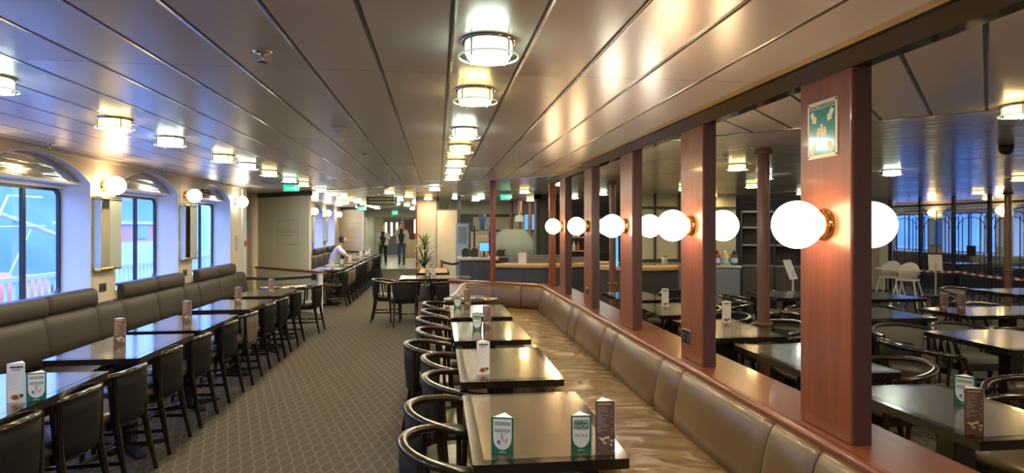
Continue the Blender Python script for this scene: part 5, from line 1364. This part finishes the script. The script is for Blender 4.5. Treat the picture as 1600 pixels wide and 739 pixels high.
# framed window in that wall
def iron_bay(r, y0, y1, z0, z1, x=0.0):
    mb = MB()
    t = 0.014
    for y in (y0 + 0.10, y0 + 0.20, (y0 + y1) / 2, y1 - 0.20, y1 - 0.10): mb.box(x - t / 2, y - t / 2, z0, x + t / 2, y + t / 2, z1 - 0.25 if y not in ((y0 + y1) / 2,) else z1 - 0.14)
    for k, (hh, rr) in enumerate(((0.12, 0), (0.24, 0.07))):
        w = (y1 - y0) / 2 - rr; yc = (y0 + y1) / 2
        pts = [(x, yc + w * math.cos(PI * i / 14), z1 - hh - 0.28 + 0.26 * math.sin(PI * i / 14)) for i in range(15)]
        mb.tube(pts, 0.008, 6, up=(1, 0, 0))
    for z in (z0 + 0.45, z1 - 0.10): mb.box(x - t / 2, y0, z - t / 2, x + t / 2, y1, z + t / 2)
    return mb
r = empty('iron_screen', (11.5, 12.0, 0), 0, 'black wrought iron and glass screen with arched bays before the starboard windows', 'screen')
yy = [9.72, 10.55, 11.45, 12.35, 13.30, 14.28]
for y in yy: MB().box(-0.03, y - 12 - 0.03, 0, 0.03, y - 12 + 0.03, H - 0.002).build('post', 'black_metal', r)
for a, b in zip(yy[:-1], yy[1:]):
    iron_bay(r, a - 12 + 0.03, b - 12 - 0.03, 0.05, 2.10).build('ironwork', 'black_metal', r)
    MB().box(-0.004, a - 12 + 0.03, 0.05, 0.004, b - 12 - 0.03, 2.12).build('glass', 'clear_glass', r)
MB().box(-0.03, yy[0] - 12, 2.12, 0.03, yy[-1] - 12, 2.16).build('head_rail', 'black_metal', r)
MB().box(-0.06, 11.85 - 12 - 0.1, 1.0, -0.03, 11.85 - 12 + 0.1, 1.22).build('door_lock', 'black_metal', r)
r = empty('framed_screen', (11.44, 7.6, 0.6), 0, 'dark wood framed iron window cut off by the right picture edge', 'screen')
MB().box(-0.04, -1.45, 0, 0.1, 1.45, 0.08).box(-0.04, -1.45, 1.42, 0.1, 1.45, 1.5).box(-0.04, 1.37, 0.08, 0.1, 1.45, 1.42).box(-0.04, -1.45, 0.08, 0.1, -1.37, 1.42).build('frame', 'soil', r)
for a, b in ((-1.37, -0.45), (-0.45, 0.47), (0.47, 1.37)): iron_bay(r, a, b, 0.08, 1.42, 0.03).build('ironwork', 'black_metal', r)
MB().box(0.026, -1.37, 0.08, 0.034, 1.37, 1.42).build('glass', 'clear_glass', r)
column(11.2, 11.35 - 0.6, 0.06, 'round wooden column standing before the iron screen')
# barrier tape
r = empty('barrier_tape', (11.3, 12.0, 0.62), 0, 'red and white striped tape strung along the iron screen', 'tape')
mb = MB(); n = 44
for i in range(n):
    y = -2.2 + 4.4 * i / n; z = -0.05 * math.sin(PI * (i % 22) / 22)
    z2 = -0.05 * math.sin(PI * ((i + 1) % 22) / 22)
    mb.add([(0, y, z), (0, y + 0.1, z2), (0, y + 0.1, z2 + 0.045), (0, y, z + 0.045), (0.003, y, z), (0.003, y + 0.1, z2), (0.003, y + 0.1, z2 + 0.045), (0.003, y, z + 0.045)], [(0, 3, 2, 1), (4, 5, 6, 7), (3, 7, 6, 2), (0, 1, 5, 4)], 'tape_red' if i % 2 else 'white_card')
mb.build('tape', None, r)
for yq_ in (-2.2, 0, 2.2): MB().lathe([(0, -0.62), (0.14, -0.62), (0.14, -0.60), (0.02, -0.59), (0.02, 0.12), (0, 0.12)], 16, caps=False, M=T(0.03, yq_, 0)).build('post', 'black_metal', r)
# starboard lounge bench and tables
r = empty('window_bench', (13.2, 11.0, 0), 0, 'dark bench under the starboard windows behind the iron screen', 'bench')
MB().box(-0.25, -6, 0.0, 0.395, 6, 0.45).build('seat', 'taupe_leather', r, bevel=0.02); MB().box(0.22, -6, 0.45, 0.395, 6, 0.92).build('back', 'taupe_leather', r, bevel=0.03)
for i, y in enumerate([8.4, 10.0, 11.6, 13.2]): table(0.8, 0.75, 12.4, y, 'table behind the iron screen, %s from the right' % ORD[i], 'tables behind the iron screen', 'table_inlay_dark')
# high chairs
def high_chair(x, y, rz, lab):
    r = empty('high_chair', (x, y, 0), rz, lab, 'high chair', 'white high chairs')
    for sx_ in (-1, 1):
        for sy_ in (-1, 1):
            MB().sweep([(sx_ * 0.26, sy_ * 0.24, 0), (sx_ * 0.15, sy_ * 0.15, 0.52)], rect(0.03, 0.03, 0.4), up=(0, 1, 0)).build('leg', 'white_plastic', r)
    MB().box(-0.18, -0.18, 0.52, 0.18, 0.18, 0.56).build('seat', 'white_plastic', r, bevel=0.015)
    mb = MB(); n = 12; vs = []; fs = []
    for i in range(n + 1):
        a = math.radians(-80 + 160 * i / n); hh = 0.24 * math.cos(a * 0.95) + 0.10
        vs += [(-0.19 * math.cos(a), 0.20 * math.sin(a), 0.55), (-0.20 * math.cos(a), 0.21 * math.sin(a), 0.55 + hh), (-0.175 * math.cos(a), 0.185 * math.sin(a), 0.55 + hh), (-0.17 * math.cos(a), 0.18 * math.sin(a), 0.55)]
    for i in range(n):
        for j in range(4): j2 = (j + 1) % 4; fs.append((i * 4 + j, i * 4 + 4 + j, i * 4 + 4 + j2, i * 4 + j2))
    mb.add(vs, fs, smooth=True).build('backrest', 'white_plastic', r)
    MB().prism([(0.06, -0.24), (0.30, -0.20), (0.33, 0.0), (0.30, 0.20), (0.06, 0.24)], 0.72, 0.75).build('tray', 'white_plastic', r, bevel=0.01)
    for s in (-1, 1): MB().sweep([(-0.1, s * 0.19, 0.66), (0.15, s * 0.20, 0.725)], rect(0.02, 0.03, 0.3)).build('arm', 'white_plastic', r)
high_chair(*PD(1391, 13.2), PI + 0.6, 'white high chair left of the pair before the iron screen')
high_chair(*PD(1418, 12.5), PI + 0.6, 'white high chair right of the pair before the iron screen')
# second dark suspended camera
for (u, d, lab) in ((790, 13.2, 'round white camera dome on the ceiling above the glass guard'), (1572, 5.2, 'black ceiling spotlight near the right picture edge')):
    x, y = PD(u, d)
    o = MB().lathe([(0, 0), (0.055, 0), (0.055, -0.03), (0.045, -0.06), (0.022, -0.078), (0, -0.082)], 24, caps=False).build('camera_dome', 'white_plastic' if u < 1000 else 'black_metal', None, loc=(x, y, H)); tag(o, lab, 'camera')

# ================================================================== LOBBY at the far end
r = empty('lobby_display', (-1.5, 36.9, 0), 0, 'far lobby wall unit of dark red door, teal picture and lit glass cases', 'wall unit')
MB().box(-0.5, -0.1, 0, 0.1, 0.0, 2.05).build('red_door', 'lobby_red', r)
MB().box(0.25, -0.08, 0.9, 1.3, 0.0, 2.0).build('teal_picture', 'art_teal', r)
MB().box(-1.7, -0.12, 0, -0.7, 0.0, 2.1).build('glass_case', 'slate', r)
mb = MB()
for k in range(3): mb.box(-1.6 + 0.32 * k, -0.14, 1.1, -1.5 + 0.32 * k, -0.12, 1.9)
mb.build('lit_strip', 'lit_glow', r)
o = MB().box(-0.04, -0.04, 0, 0.04, 0.04, 0.55).build('wall_light', 'lit_glow', None, loc=(*PD(648.5, 24.3), 1.38), bevel=0.02); tag(o, 'tall glowing wall light at the passage edge right of the walking man', 'lamp')
struct('wall_inner', MB().box(-0.88, 24.4, 0, -0.5, 30.0, H), 'cream_panel')
o = MB().box(-0.6, -0.25, 0, 0.6, 0.25, 0.95).build('lobby_desk', 'light_wood', None, loc=(-1.2, 33.0, 0), bevel=0.02); tag(o, 'pale wooden desk in the far lobby behind the walking man', 'desk')

# ================================================================== PEOPLE
def skin_mesh(nodes, edges, sub=2):
    names = list(nodes); idx = {n: i for i, n in enumerate(names)}
    me = bpy.data.meshes.new('s'); me.from_pydata([nodes[n][0] for n in names], [(idx[a], idx[b]) for a, b in edges], [])
    o = bpy.data.objects.new('s', me); C.objects.link(o)
    o.modifiers.new('skin', 'SKIN').use_smooth_shade = True
    for i, n in enumerate(names):
        r_ = nodes[n][1]; r_ = (r_, r_) if isinstance(r_, (int, float)) else r_
        me.skin_vertices[0].data[i].radius = r_
        me.skin_vertices[0].data[i].use_root = (i == 0)
    sb = o.modifiers.new('sub', 'SUBSURF'); sb.levels = sub; sb.render_levels = sub
    dg = bpy.context.evaluated_depsgraph_get(); out = bpy.data.meshes.new_from_object(o.evaluated_get(dg))
    bpy.data.objects.remove(o); bpy.data.meshes.remove(me)
    for p in out.polygons: p.use_smooth = True
    return out
def put(me, name, m, parent):
    me.name = name; me.materials.clear(); me.materials.append(MATS[m]); o = bpy.data.objects.new(name, me); C.objects.link(o); o.parent = parent; return o
def hand(nodes, edges, pre, wrist, fwd, side, up, s=1.0):
    """five fingers from a palm; fwd along fingers, side towards the thumb"""
    f = Vector(fwd).normalized(); sd = Vector(side).normalized(); u = Vector(up).normalized(); w = Vector(wrist)
    nodes[pre + 'palm'] = (tuple(w + f * 0.05 * s), (0.030 * s, 0.016 * s)); edges.append((pre + 'wrist', pre + 'palm'))
    for i, (o_, L) in enumerate(((0.026, 0.068), (0.009, 0.078), (-0.009, 0.072), (-0.026, 0.055))):
        a = w + f * 0.088 * s + sd * o_ * s; b = a + f * L * 0.55 * s - u * 0.010 * s; c = b + f * L * 0.35 * s - u * 0.022 * s
        nodes[pre + 'k%d' % i] = (tuple(a), 0.0095 * s); nodes[pre + 'm%d' % i] = (tuple(b), 0.0085 * s); nodes[pre + 't%d' % i] = (tuple(c), 0.007 * s)
        edges += [(pre + 'palm', pre + 'k%d' % i), (pre + 'k%d' % i, pre + 'm%d' % i), (pre + 'm%d' % i, pre + 't%d' % i)]
    a = w + f * 0.035 * s + sd * 0.035 * s; b = a + f * 0.035 * s + sd * 0.020 * s - u * 0.01
    nodes[pre + 'th1'] = (tuple(a), 0.011 * s); nodes[pre + 'th2'] = (tuple(b), 0.009 * s); edges += [(pre + 'palm', pre + 'th1'), (pre + 'th1', pre + 'th2')]
def head_geo(mb, c, s, yaw, m='skin'):
    """face towards local -y rotated by yaw"""
    M = T(c[0], c[1], c[2], yaw)
    mb.sphere((0, 0, 0.0), 0.1 * s, 24, 16, m, M=M, sc3=(0.78, 0.95, 1.16))
    mb.sphere((0, -0.035 * s, -0.055 * s), 0.055 * s, 16, 10, m, M=M, sc3=(0.9, 0.95, 1.0))
    mb.add([(-0.012 * s, -0.088 * s, -0.03 * s), (0.012 * s, -0.088 * s, -0.03 * s), (0, -0.118 * s, -0.03 * s), (0, -0.088 * s, 0.02 * s)], [(0, 2, 1), (0, 3, 2), (1, 2, 3), (0, 1, 3)], m, True, M=M)
    for s2 in (-1, 1):
        mb.sphere((s2 * 0.079 * s, 0.005 * s, -0.008 * s), 0.022 * s, 10, 8, m, M=M, sc3=(0.4, 0.8, 1.3))
        mb.sphere((s2 * 0.030 * s, -0.086 * s, 0.010 * s), 0.010 * s, 8, 6, 'white_card', M=M)
        mb.sphere((s2 * 0.030 * s, -0.094 * s, 0.010 * s), 0.005 * s, 8, 6, 'ink', M=M)
    mb.sphere((0, -0.090 * s, -0.055 * s), 0.020 * s, 10, 6, 'food_red', M=M, sc3=(1.0, 0.35, 0.28))
def hair_geo(c, s, yaw, m, length=0.0):
    mb = MB(); M = T(c[0], c[1], c[2], yaw)
    # cap: sphere slightly larger, dropping faces over the face
    v = []; f = []; seg = 24; rings = 14
    for i in range(rings + 1):
        a = PI * 0.72 * i / rings
        for k in range(seg):
            b = 2 * PI * k / seg; x, y, z = math.sin(a) * math.cos(b), math.sin(a) * math.sin(b), math.cos(a)
            front = y < -0.45
            rr = 1.09 if not (front and z < 0.45) else 0.86
            zz = z * 1.16
            if length and z < 0 and not front: zz = z * 1.16 - length * (-z)
            v.append((x * 0.078 * s * rr * 1.03, (y * 0.095 * rr + 0.004) * s, zz * 0.1 * s * (1.09 if rr > 1 else 0.9)))
    for i in range(rings):
        for k in range(seg): k2 = (k + 1) % seg; f.append((i * seg + k, (i + 1) * seg + k, (i + 1) * seg + k2, i * seg + k2))
    mb.add(v, f, m, True, M=M); return mb
def merge_body(mesh, mb):
    o = len(mb.v)
    mb.add([tuple(v.co) for v in mesh.vertices], [tuple(p.vertices) for p in mesh.polygons], 'skin', True)
def standing(name_label, loc, face, s, step, jacket, top_m, trousers, hairm, hlen, arms, cat='person'):
    """built facing -y; s = height/1.75"""
    r = empty('person', (loc[0], loc[1], 0), face, name_label, cat)
    h = 1.0 * s
    def V(x, y, z): return (x * h, y * h, z * h)
    fl, frt = step
    body = {'pelvis': (V(0, 0, 0.95), (0.135 * h, 0.10 * h)), 'waist': (V(0, 0, 1.10), (0.125 * h, 0.095 * h)), 'chest': (V(0, 0.0, 1.30), (0.15 * h, 0.105 * h)),
            'neck0': (V(0, 0, 1.44), (0.06 * h, 0.055 * h)), 'neck': (V(0, -0.01, 1.53), 0.050 * h), 'skull': (V(0, -0.012, 1.62), 0.055 * h)}
    ed = [('pelvis', 'waist'), ('waist', 'chest'), ('chest', 'neck0'), ('neck0', 'neck'), ('neck', 'skull')]
    for sd, n, dy in ((-1, 'l', fl), (1, 'r', frt)):
        body[n + 'hip'] = (V(sd * 0.09, 0, 0.90), 0.085 * h); body[n + 'knee'] = (V(sd * 0.10, dy * 0.5 - 0.02, 0.50), 0.055 * h)
        body[n + 'ank'] = (V(sd * 0.10, dy, 0.09), 0.036 * h); body[n + 'toe'] = (V(sd * 0.115, dy - 0.13, 0.035), 0.033 * h)
        ed += [('pelvis', n + 'hip'), (n + 'hip', n + 'knee'), (n + 'knee', n + 'ank'), (n + 'ank', n + 'toe')]
        sh, el, wr, fw = arms[n]
        body[n + 'sh'] = (V(sd * 0.18, 0, 1.40), 0.055 * h); body[n + 'el'] = (V(*el), 0.040 * h); body[n + 'wrist'] = (V(*wr), 0.026 * h)
        ed += [('chest', n + 'sh'), (n + 'sh', n + 'el'), (n + 'el', n + 'wrist')]
        hand(body, ed, n, V(*wr), fw, (0, -1, 0) if abs(fw[2]) > 0.5 and fw[2] < 0 else (-sd, 0, 0.2), (-sd, 0, 0) if fw[2] < -0.5 else (0, 1, 0), h)
    me = skin_mesh(body, ed); mb = MB(); merge_body(me, mb); head_geo(mb, V(0, -0.015, 1.64), s * 1.0, 0); mb.build('body', None, r)
    hair_geo(V(0, -0.012, 1.65), s * 1.0, 0, hairm, hlen).build('hair', None, r)
    # shirt, jacket
    t1 = {'a': (V(0, 0, 0.80), (0.185 * h, 0.150 * h)), 'b': (V(0, 0, 1.08), (0.175 * h, 0.145 * h)), 'c': (V(0, 0, 1.32), (0.200 * h, 0.150 * h)), 'd': (V(0, -0.005, 1.50), (0.085 * h, 0.085 * h))}
    put(skin_mesh(t1, [('a', 'b'), ('b', 'c'), ('c', 'd')]), 'shirt', top_m, r)
    j = MB()
    # open jacket: two side shells plus sleeves
    for sd, n in ((-1, 'l'), (1, 'r')):
        sh, el, wr, fw = arms[n]
        wv = Vector(wr); ev = Vector(el); wend = ev + (wv - ev) * 0.93
        jn = {'a': (V(sd * 0.120, 0.005, 0.82), (0.088 * h, 0.145 * h)), 'b': (V(sd * 0.115, 0.0, 1.10), (0.092 * h, 0.152 * h)), 'c': (V(sd * 0.110, 0.0, 1.37), (0.090 * h, 0.150 * h)),
              's': (V(sd * 0.19, 0, 1.41), 0.072 * h), 'e': (V(*el), 0.060 * h), 'w': (V(*wend), 0.048 * h)}
        m_ = skin_mesh(jn, [('a', 'b'), ('b', 'c'), ('c', 's'), ('s', 'e'), ('e', 'w')])
        j.add([tuple(v.co) for v in m_.vertices], [tuple(p.vertices) for p in m_.polygons], jacket, True)
    j.build('jacket', None, r)
    tn = {'p': (V(0, 0, 0.96), (0.150 * h, 0.115 * h))}; te = []
    for sd, n, dy in ((-1, 'l', fl), (1, 'r', frt)):
        tn[n + '1'] = (V(sd * 0.09, 0, 0.86), 0.100 * h); tn[n + '2'] = (V(sd * 0.10, dy * 0.5 - 0.02, 0.50), 0.070 * h); tn[n + '3'] = (V(sd * 0.10, dy, 0.045), 0.058 * h)
        te += [('p', n + '1'), (n + '1', n + '2'), (n + '2', n + '3')]
    put(skin_mesh(tn, te), 'trousers', trousers, r)
    sh_ = MB()
    for sd, dy in ((-1, fl), (1, frt)): sh_.sphere(V(sd * 0.108, dy - 0.06, 0.045), 0.05 * h, 14, 8, 'shoe_dark', sc3=(0.95, 2.6, 0.9))
    sh_.build('shoes', None, r)
    return r
ax = {'l': (None, (-0.24, 0.03, 1.14), (-0.14, -0.16, 1.02), (0.6, -0.6, 0.3)), 'r': (None, (0.25, 0.02, 1.13), (0.16, -0.18, 1.20), (-0.5, -0.5, 0.6))}
x, y = PD(598.5, 26.2)
standing('person in an open beige jacket over black clothes walking up the aisle', (x, y), YAW * 0 - 0.05, 0.975, (-0.16, 0.14), 'jacket_beige', 'cloth_black', 'cloth_black', 'hair_grey', 0.25, ax)
am = {'l': (None, (-0.27, -0.06, 1.20), (-0.07, -0.20, 1.52), (0.4, 0.0, 0.9)), 'r': (None, (0.26, -0.02, 1.14), (0.25, -0.08, 0.90), (0.0, -0.2, -1.0))}
x, y = PD(627.5, 26.3)
man = standing('person in a pale jacket and blue jeans walking with one hand at the face', (x, y), -0.05, 1.05, (0.10, -0.12), 'jacket_tan', 'cloth_black', 'jeans', 'hair_brown', 0.0, am)
# seated man, facing +x (towards the table), built facing -y then turned
sx0, sy0 = -2.78, 16.75
r = empty('person', (sx0, sy0, 0), PI / 2 + 0.15, 'person with short dark hair in a white shirt leaning on a far left table', 'person')
bd = {'pelvis': ((0, 0.0, 0.56), (0.15, 0.12)), 'waist': ((0, 0.0, 0.74), (0.14, 0.11)), 'chest': ((0, -0.10, 0.96), (0.155, 0.11)), 'neck0': ((0, -0.18, 1.10), (0.06, 0.055)), 'neck': ((0, -0.21, 1.17), 0.05), 'skull': ((0, -0.24, 1.26), 0.055)}
ed = [('pelvis', 'waist'), ('waist', 'chest'), ('chest', 'neck0'), ('neck0', 'neck'), ('neck', 'skull')]
for sd, n in ((-1, 'l'), (1, 'r')):
    bd[n + 'hip'] = ((sd * 0.10, -0.05, 0.55), 0.09); bd[n + 'knee'] = ((sd * 0.14, -0.46, 0.52), 0.06); bd[n + 'ank'] = ((sd * 0.14, -0.44, 0.09), 0.038); bd[n + 'toe'] = ((sd * 0.15, -0.57, 0.035), 0.033)
    bd[n + 'sh'] = ((sd * 0.18, -0.13, 1.05), 0.055); bd[n + 'el'] = ((sd * 0.24, -0.36, 0.83), 0.042); bd[n + 'wrist'] = ((sd * 0.10, -0.60, 0.80), 0.028)
    ed += [('pelvis', n + 'hip'), (n + 'hip', n + 'knee'), (n + 'knee', n + 'ank'), (n + 'ank', n + 'toe'), ('chest', n + 'sh'), (n + 'sh', n + 'el'), (n + 'el', n + 'wrist')]
    hand(bd, ed, n, bd[n + 'wrist'][0], (-sd * 0.3, -1, -0.1), (-sd, 0, 0.1), (0, 0, 1))
mb = MB(); merge_body(skin_mesh(bd, ed), mb); head_geo(mb, (0, -0.25, 1.28), 1.0, 0); mb.build('body', None, r)
hair_geo((0, -0.245, 1.29), 1.0, 0, 'hair_dark').build('hair', None, r)
sn = {'a': ((0, 0.0, 0.48), (0.20, 0.17)), 'b': ((0, -0.0, 0.74), (0.185, 0.155)), 'c': ((0, -0.11, 0.98), (0.205, 0.155)), 'd': ((0, -0.19, 1.135), (0.085, 0.085))}
se = [('a', 'b'), ('b', 'c'), ('c', 'd')]
for sd, n in ((-1, 'l'), (1, 'r')):
    sn[n + 's'] = ((sd * 0.19, -0.13, 1.05), 0.072); sn[n + 'e'] = ((sd * 0.235, -0.32, 0.88), 0.062); se += [('c', n + 's'), (n + 's', n + 'e')]
put(skin_mesh(sn, se), 'shirt', 'shirt_white', r)
tn = {'p': ((0, 0, 0.56), (0.16, 0.13))}; te = []
for sd, n in ((-1, 'l'), (1, 'r')):
    tn[n + '1'] = ((sd * 0.10, -0.08, 0.555), 0.10); tn[n + '2'] = ((sd * 0.14, -0.46, 0.52), 0.072); tn[n + '3'] = ((sd * 0.14, -0.44, 0.10), 0.055); te += [('p', n + '1'), (n + '1', n + '2'), (n + '2', n + '3')]
put(skin_mesh(tn, te), 'trousers', 'cloth_black', r)
sh_ = MB()
for sd in (-1, 1): sh_.sphere((sd * 0.145, -0.50, 0.045), 0.05, 14, 8, 'shoe_dark', sc3=(0.95, 2.5, 0.9))
sh_.build('shoes', None, r)

# ================================================================== OUTSIDE
def outside(sg, xw, full):
    """sg=-1 port, +1 starboard; xw window plane"""
    nm = 'left' if sg < 0 else 'right'
    X = lambda d: xw + sg * d
    struct('outer_deck', MB().box(min(X(0.02), X(2.2)), -8, -0.12, max(X(0.02), X(2.2)), 30, -0.02), 'deck_green')
    r = empty('deck_railing', (X(1.5), 0, 0), 0, 'white deck railing with close uprights outside the %s windows' % nm, 'railing')
    mb = MB().box(-0.03, -6, 0.94, 0.03, 28, 1.0).box(-0.02, -6, 0.10, 0.02, 28, 0.14)
    mb.build('hand_rail', 'ship_white', r)
    mb = MB()
    for k in range(210 if full else 210):
        y = -2 + k * 0.14; mb.box(-0.012, y, -0.02, 0.012, y + 0.03, 0.94)
    o = mb.build('upright', 'ship_white', r); o['kind'] = 'stuff'
outside(-1, XW, True); outside(1, XS + 0.3, True)
struct('sea', MB().box(-160, -120, -9.0, 160, 160, -8.9), 'sea')
mb = MB()
rn = random.Random(2)
def ridge(x, y0, y1, base, amp, seed, name):
    rn = random.Random(seed); n = 40; ph = [rn.uniform(0, 6) for _ in range(5)]
    vs = []; fs = []
    for i in range(n + 1):
        y = y0 + (y1 - y0) * i / n; h = base + sum(amp / (k + 1) * math.sin(y * 0.035 * (k + 1) + ph[k]) for k in range(5))
        vs += [(x + 18, y, -9) if x < 0 else (x - 18, y, -9), (x, y, h), (x - 20 if x < 0 else x + 20, y, -9)]
    for i in range(n):
        for j in (0, 1): a_ = i * 3 + j; fs.append((a_, a_ + 1, a_ + 4, a_ + 3))
    struct(name, MB().add(vs, fs), 'hill_hazed')
ridge(-70, -110, 150, 16, 3, 1, 'hillside'); ridge(90, -110, 150, 10, 3, 5, 'hillside')
# lifeboat with davit, outside the first window
r = empty('lifeboat', (-8.4, 11.2, 0.15), PI / 2 + 0.0, 'orange lifeboat with white stripe hung outside the first left window', 'lifeboat')
n = 16; vs = []; fs = []; sec = []
for i in range(n + 1):
    t = -1 + 2 * i / n; w = 0.95 * (1 - abs(t) ** 2.6) + 0.02
    for j in range(9):
        a = PI + PI * j / 8; vs.append((t * 3.2, w * math.cos(a), 0.75 * (math.sin(a)) * (1 - 0.35 * abs(t) ** 3) + (0.25 * abs(t) ** 2)))
for i in range(n):
    for j in range(8): a_ = i * 9 + j; fs.append((a_, a_ + 1, a_ + 10, a_ + 9))
MB().add(vs, fs, smooth=True).build('hull', 'boat_orange', r)
vs = []
for i in range(n + 1):
    t = -1 + 2 * i / n; w = 0.92 * (1 - abs(t) ** 2.6) + 0.02
    for j in range(9):
        a = PI * j / 8; vs.append((t * 3.1, w * math.cos(a), 0.06 + 0.55 * math.sin(a) * (1 - abs(t) ** 3) + 0.25 * abs(t) ** 2))
MB().add(vs, fs, smooth=True).build('canopy', 'boat_orange', r)
MB().box(-3.0, -0.97, -0.03, 3.0, 0.97, 0.05).build('rubbing_band', 'ship_white', r)
r = empty('davit', (-7.0, 11.4, -0.02), 0, 'white slanted davit beam and bent pipes outside the first left window', 'davit')
MB().sweep([(0, -1.5, 2.05), (0, 0.75, 1.50)], rect(0.06, 0.11, 0.2), up=(1, 0, 0)).build('slanted_beam', 'ship_white', r)
MB().sweep([(0, -0.25, -0.1), (0, -0.25, 3.4)], rect(0.14, 0.14, 0.2), up=(1, 0, 0)).build('post', 'ship_blue_grey', r)
MB().tube([(0.1, -1.9, 1.2), (0.1, -0.9, 1.75), (0.1, -0.65, 2.15), (0.1, 0.2, 2.16)], 0.02, 8).tube([(0.1, -1.6, 1.64), (0.1, 0.3, 1.66)], 0.014, 8).tube([(0.1, -0.6, 0.9), (0.1, -0.1, 1.6)], 0.014, 8).build('pipe_arm', 'ship_white', r)
r = empty('deck_house', (-9.8, 0, 0), 0, 'pale blue grey ship structure beyond the left railing', 'ship')
MB().box(-4.0, 9.0, -2.0, -1.5, 15.5, 0.7).build('block', 'ship_blue_grey', r)
MB().box(-4.5, 44.0, -3.0, -0.5, 80.0, 1.9).build('long_block', 'ship_blue_grey', r)
r = empty('red_cabin', (-15.0, 31.0, -2.2), 0, 'reddish pink cabin with two windows seen through the second left window', 'cabin')
MB().box(-1.5, -2.3, 0, 1.5, 2.3, 3.95).build('walls', 'cabin_red', r)
MB().box(-1.6, -2.4, 3.95, 1.6, 2.4, 4.08).build('roof', 'ship_white', r)
for yq_ in (-1.2, 0.7): MB().box(1.5, yq_ - 0.45, 3.3, 1.55, yq_ + 0.45, 3.9).build('window', 'ship_blue_grey', r)
MB().box(1.5, -2.3, 0, 1.53, 2.3, 3.15).box(-1.5, -2.33, 0, 1.53, -2.3, 3.15).build('lower_panel', 'ship_white', r)
r = empty('mast', (-8.5, 24.0, -0.1), 0, 'white mast with stays beyond the railing, seen through the third left window', 'mast')
MB().tube([(0, 0, 0), (0, 0, 5)], 0.09, 10).build('pole', 'ship_white', r)
for k in (-1, 1): MB().tube([(0, 0, 4.6), (0, 5.0 * k, 0.0)], 0.025, 6).build('stay', 'ship_white', r)
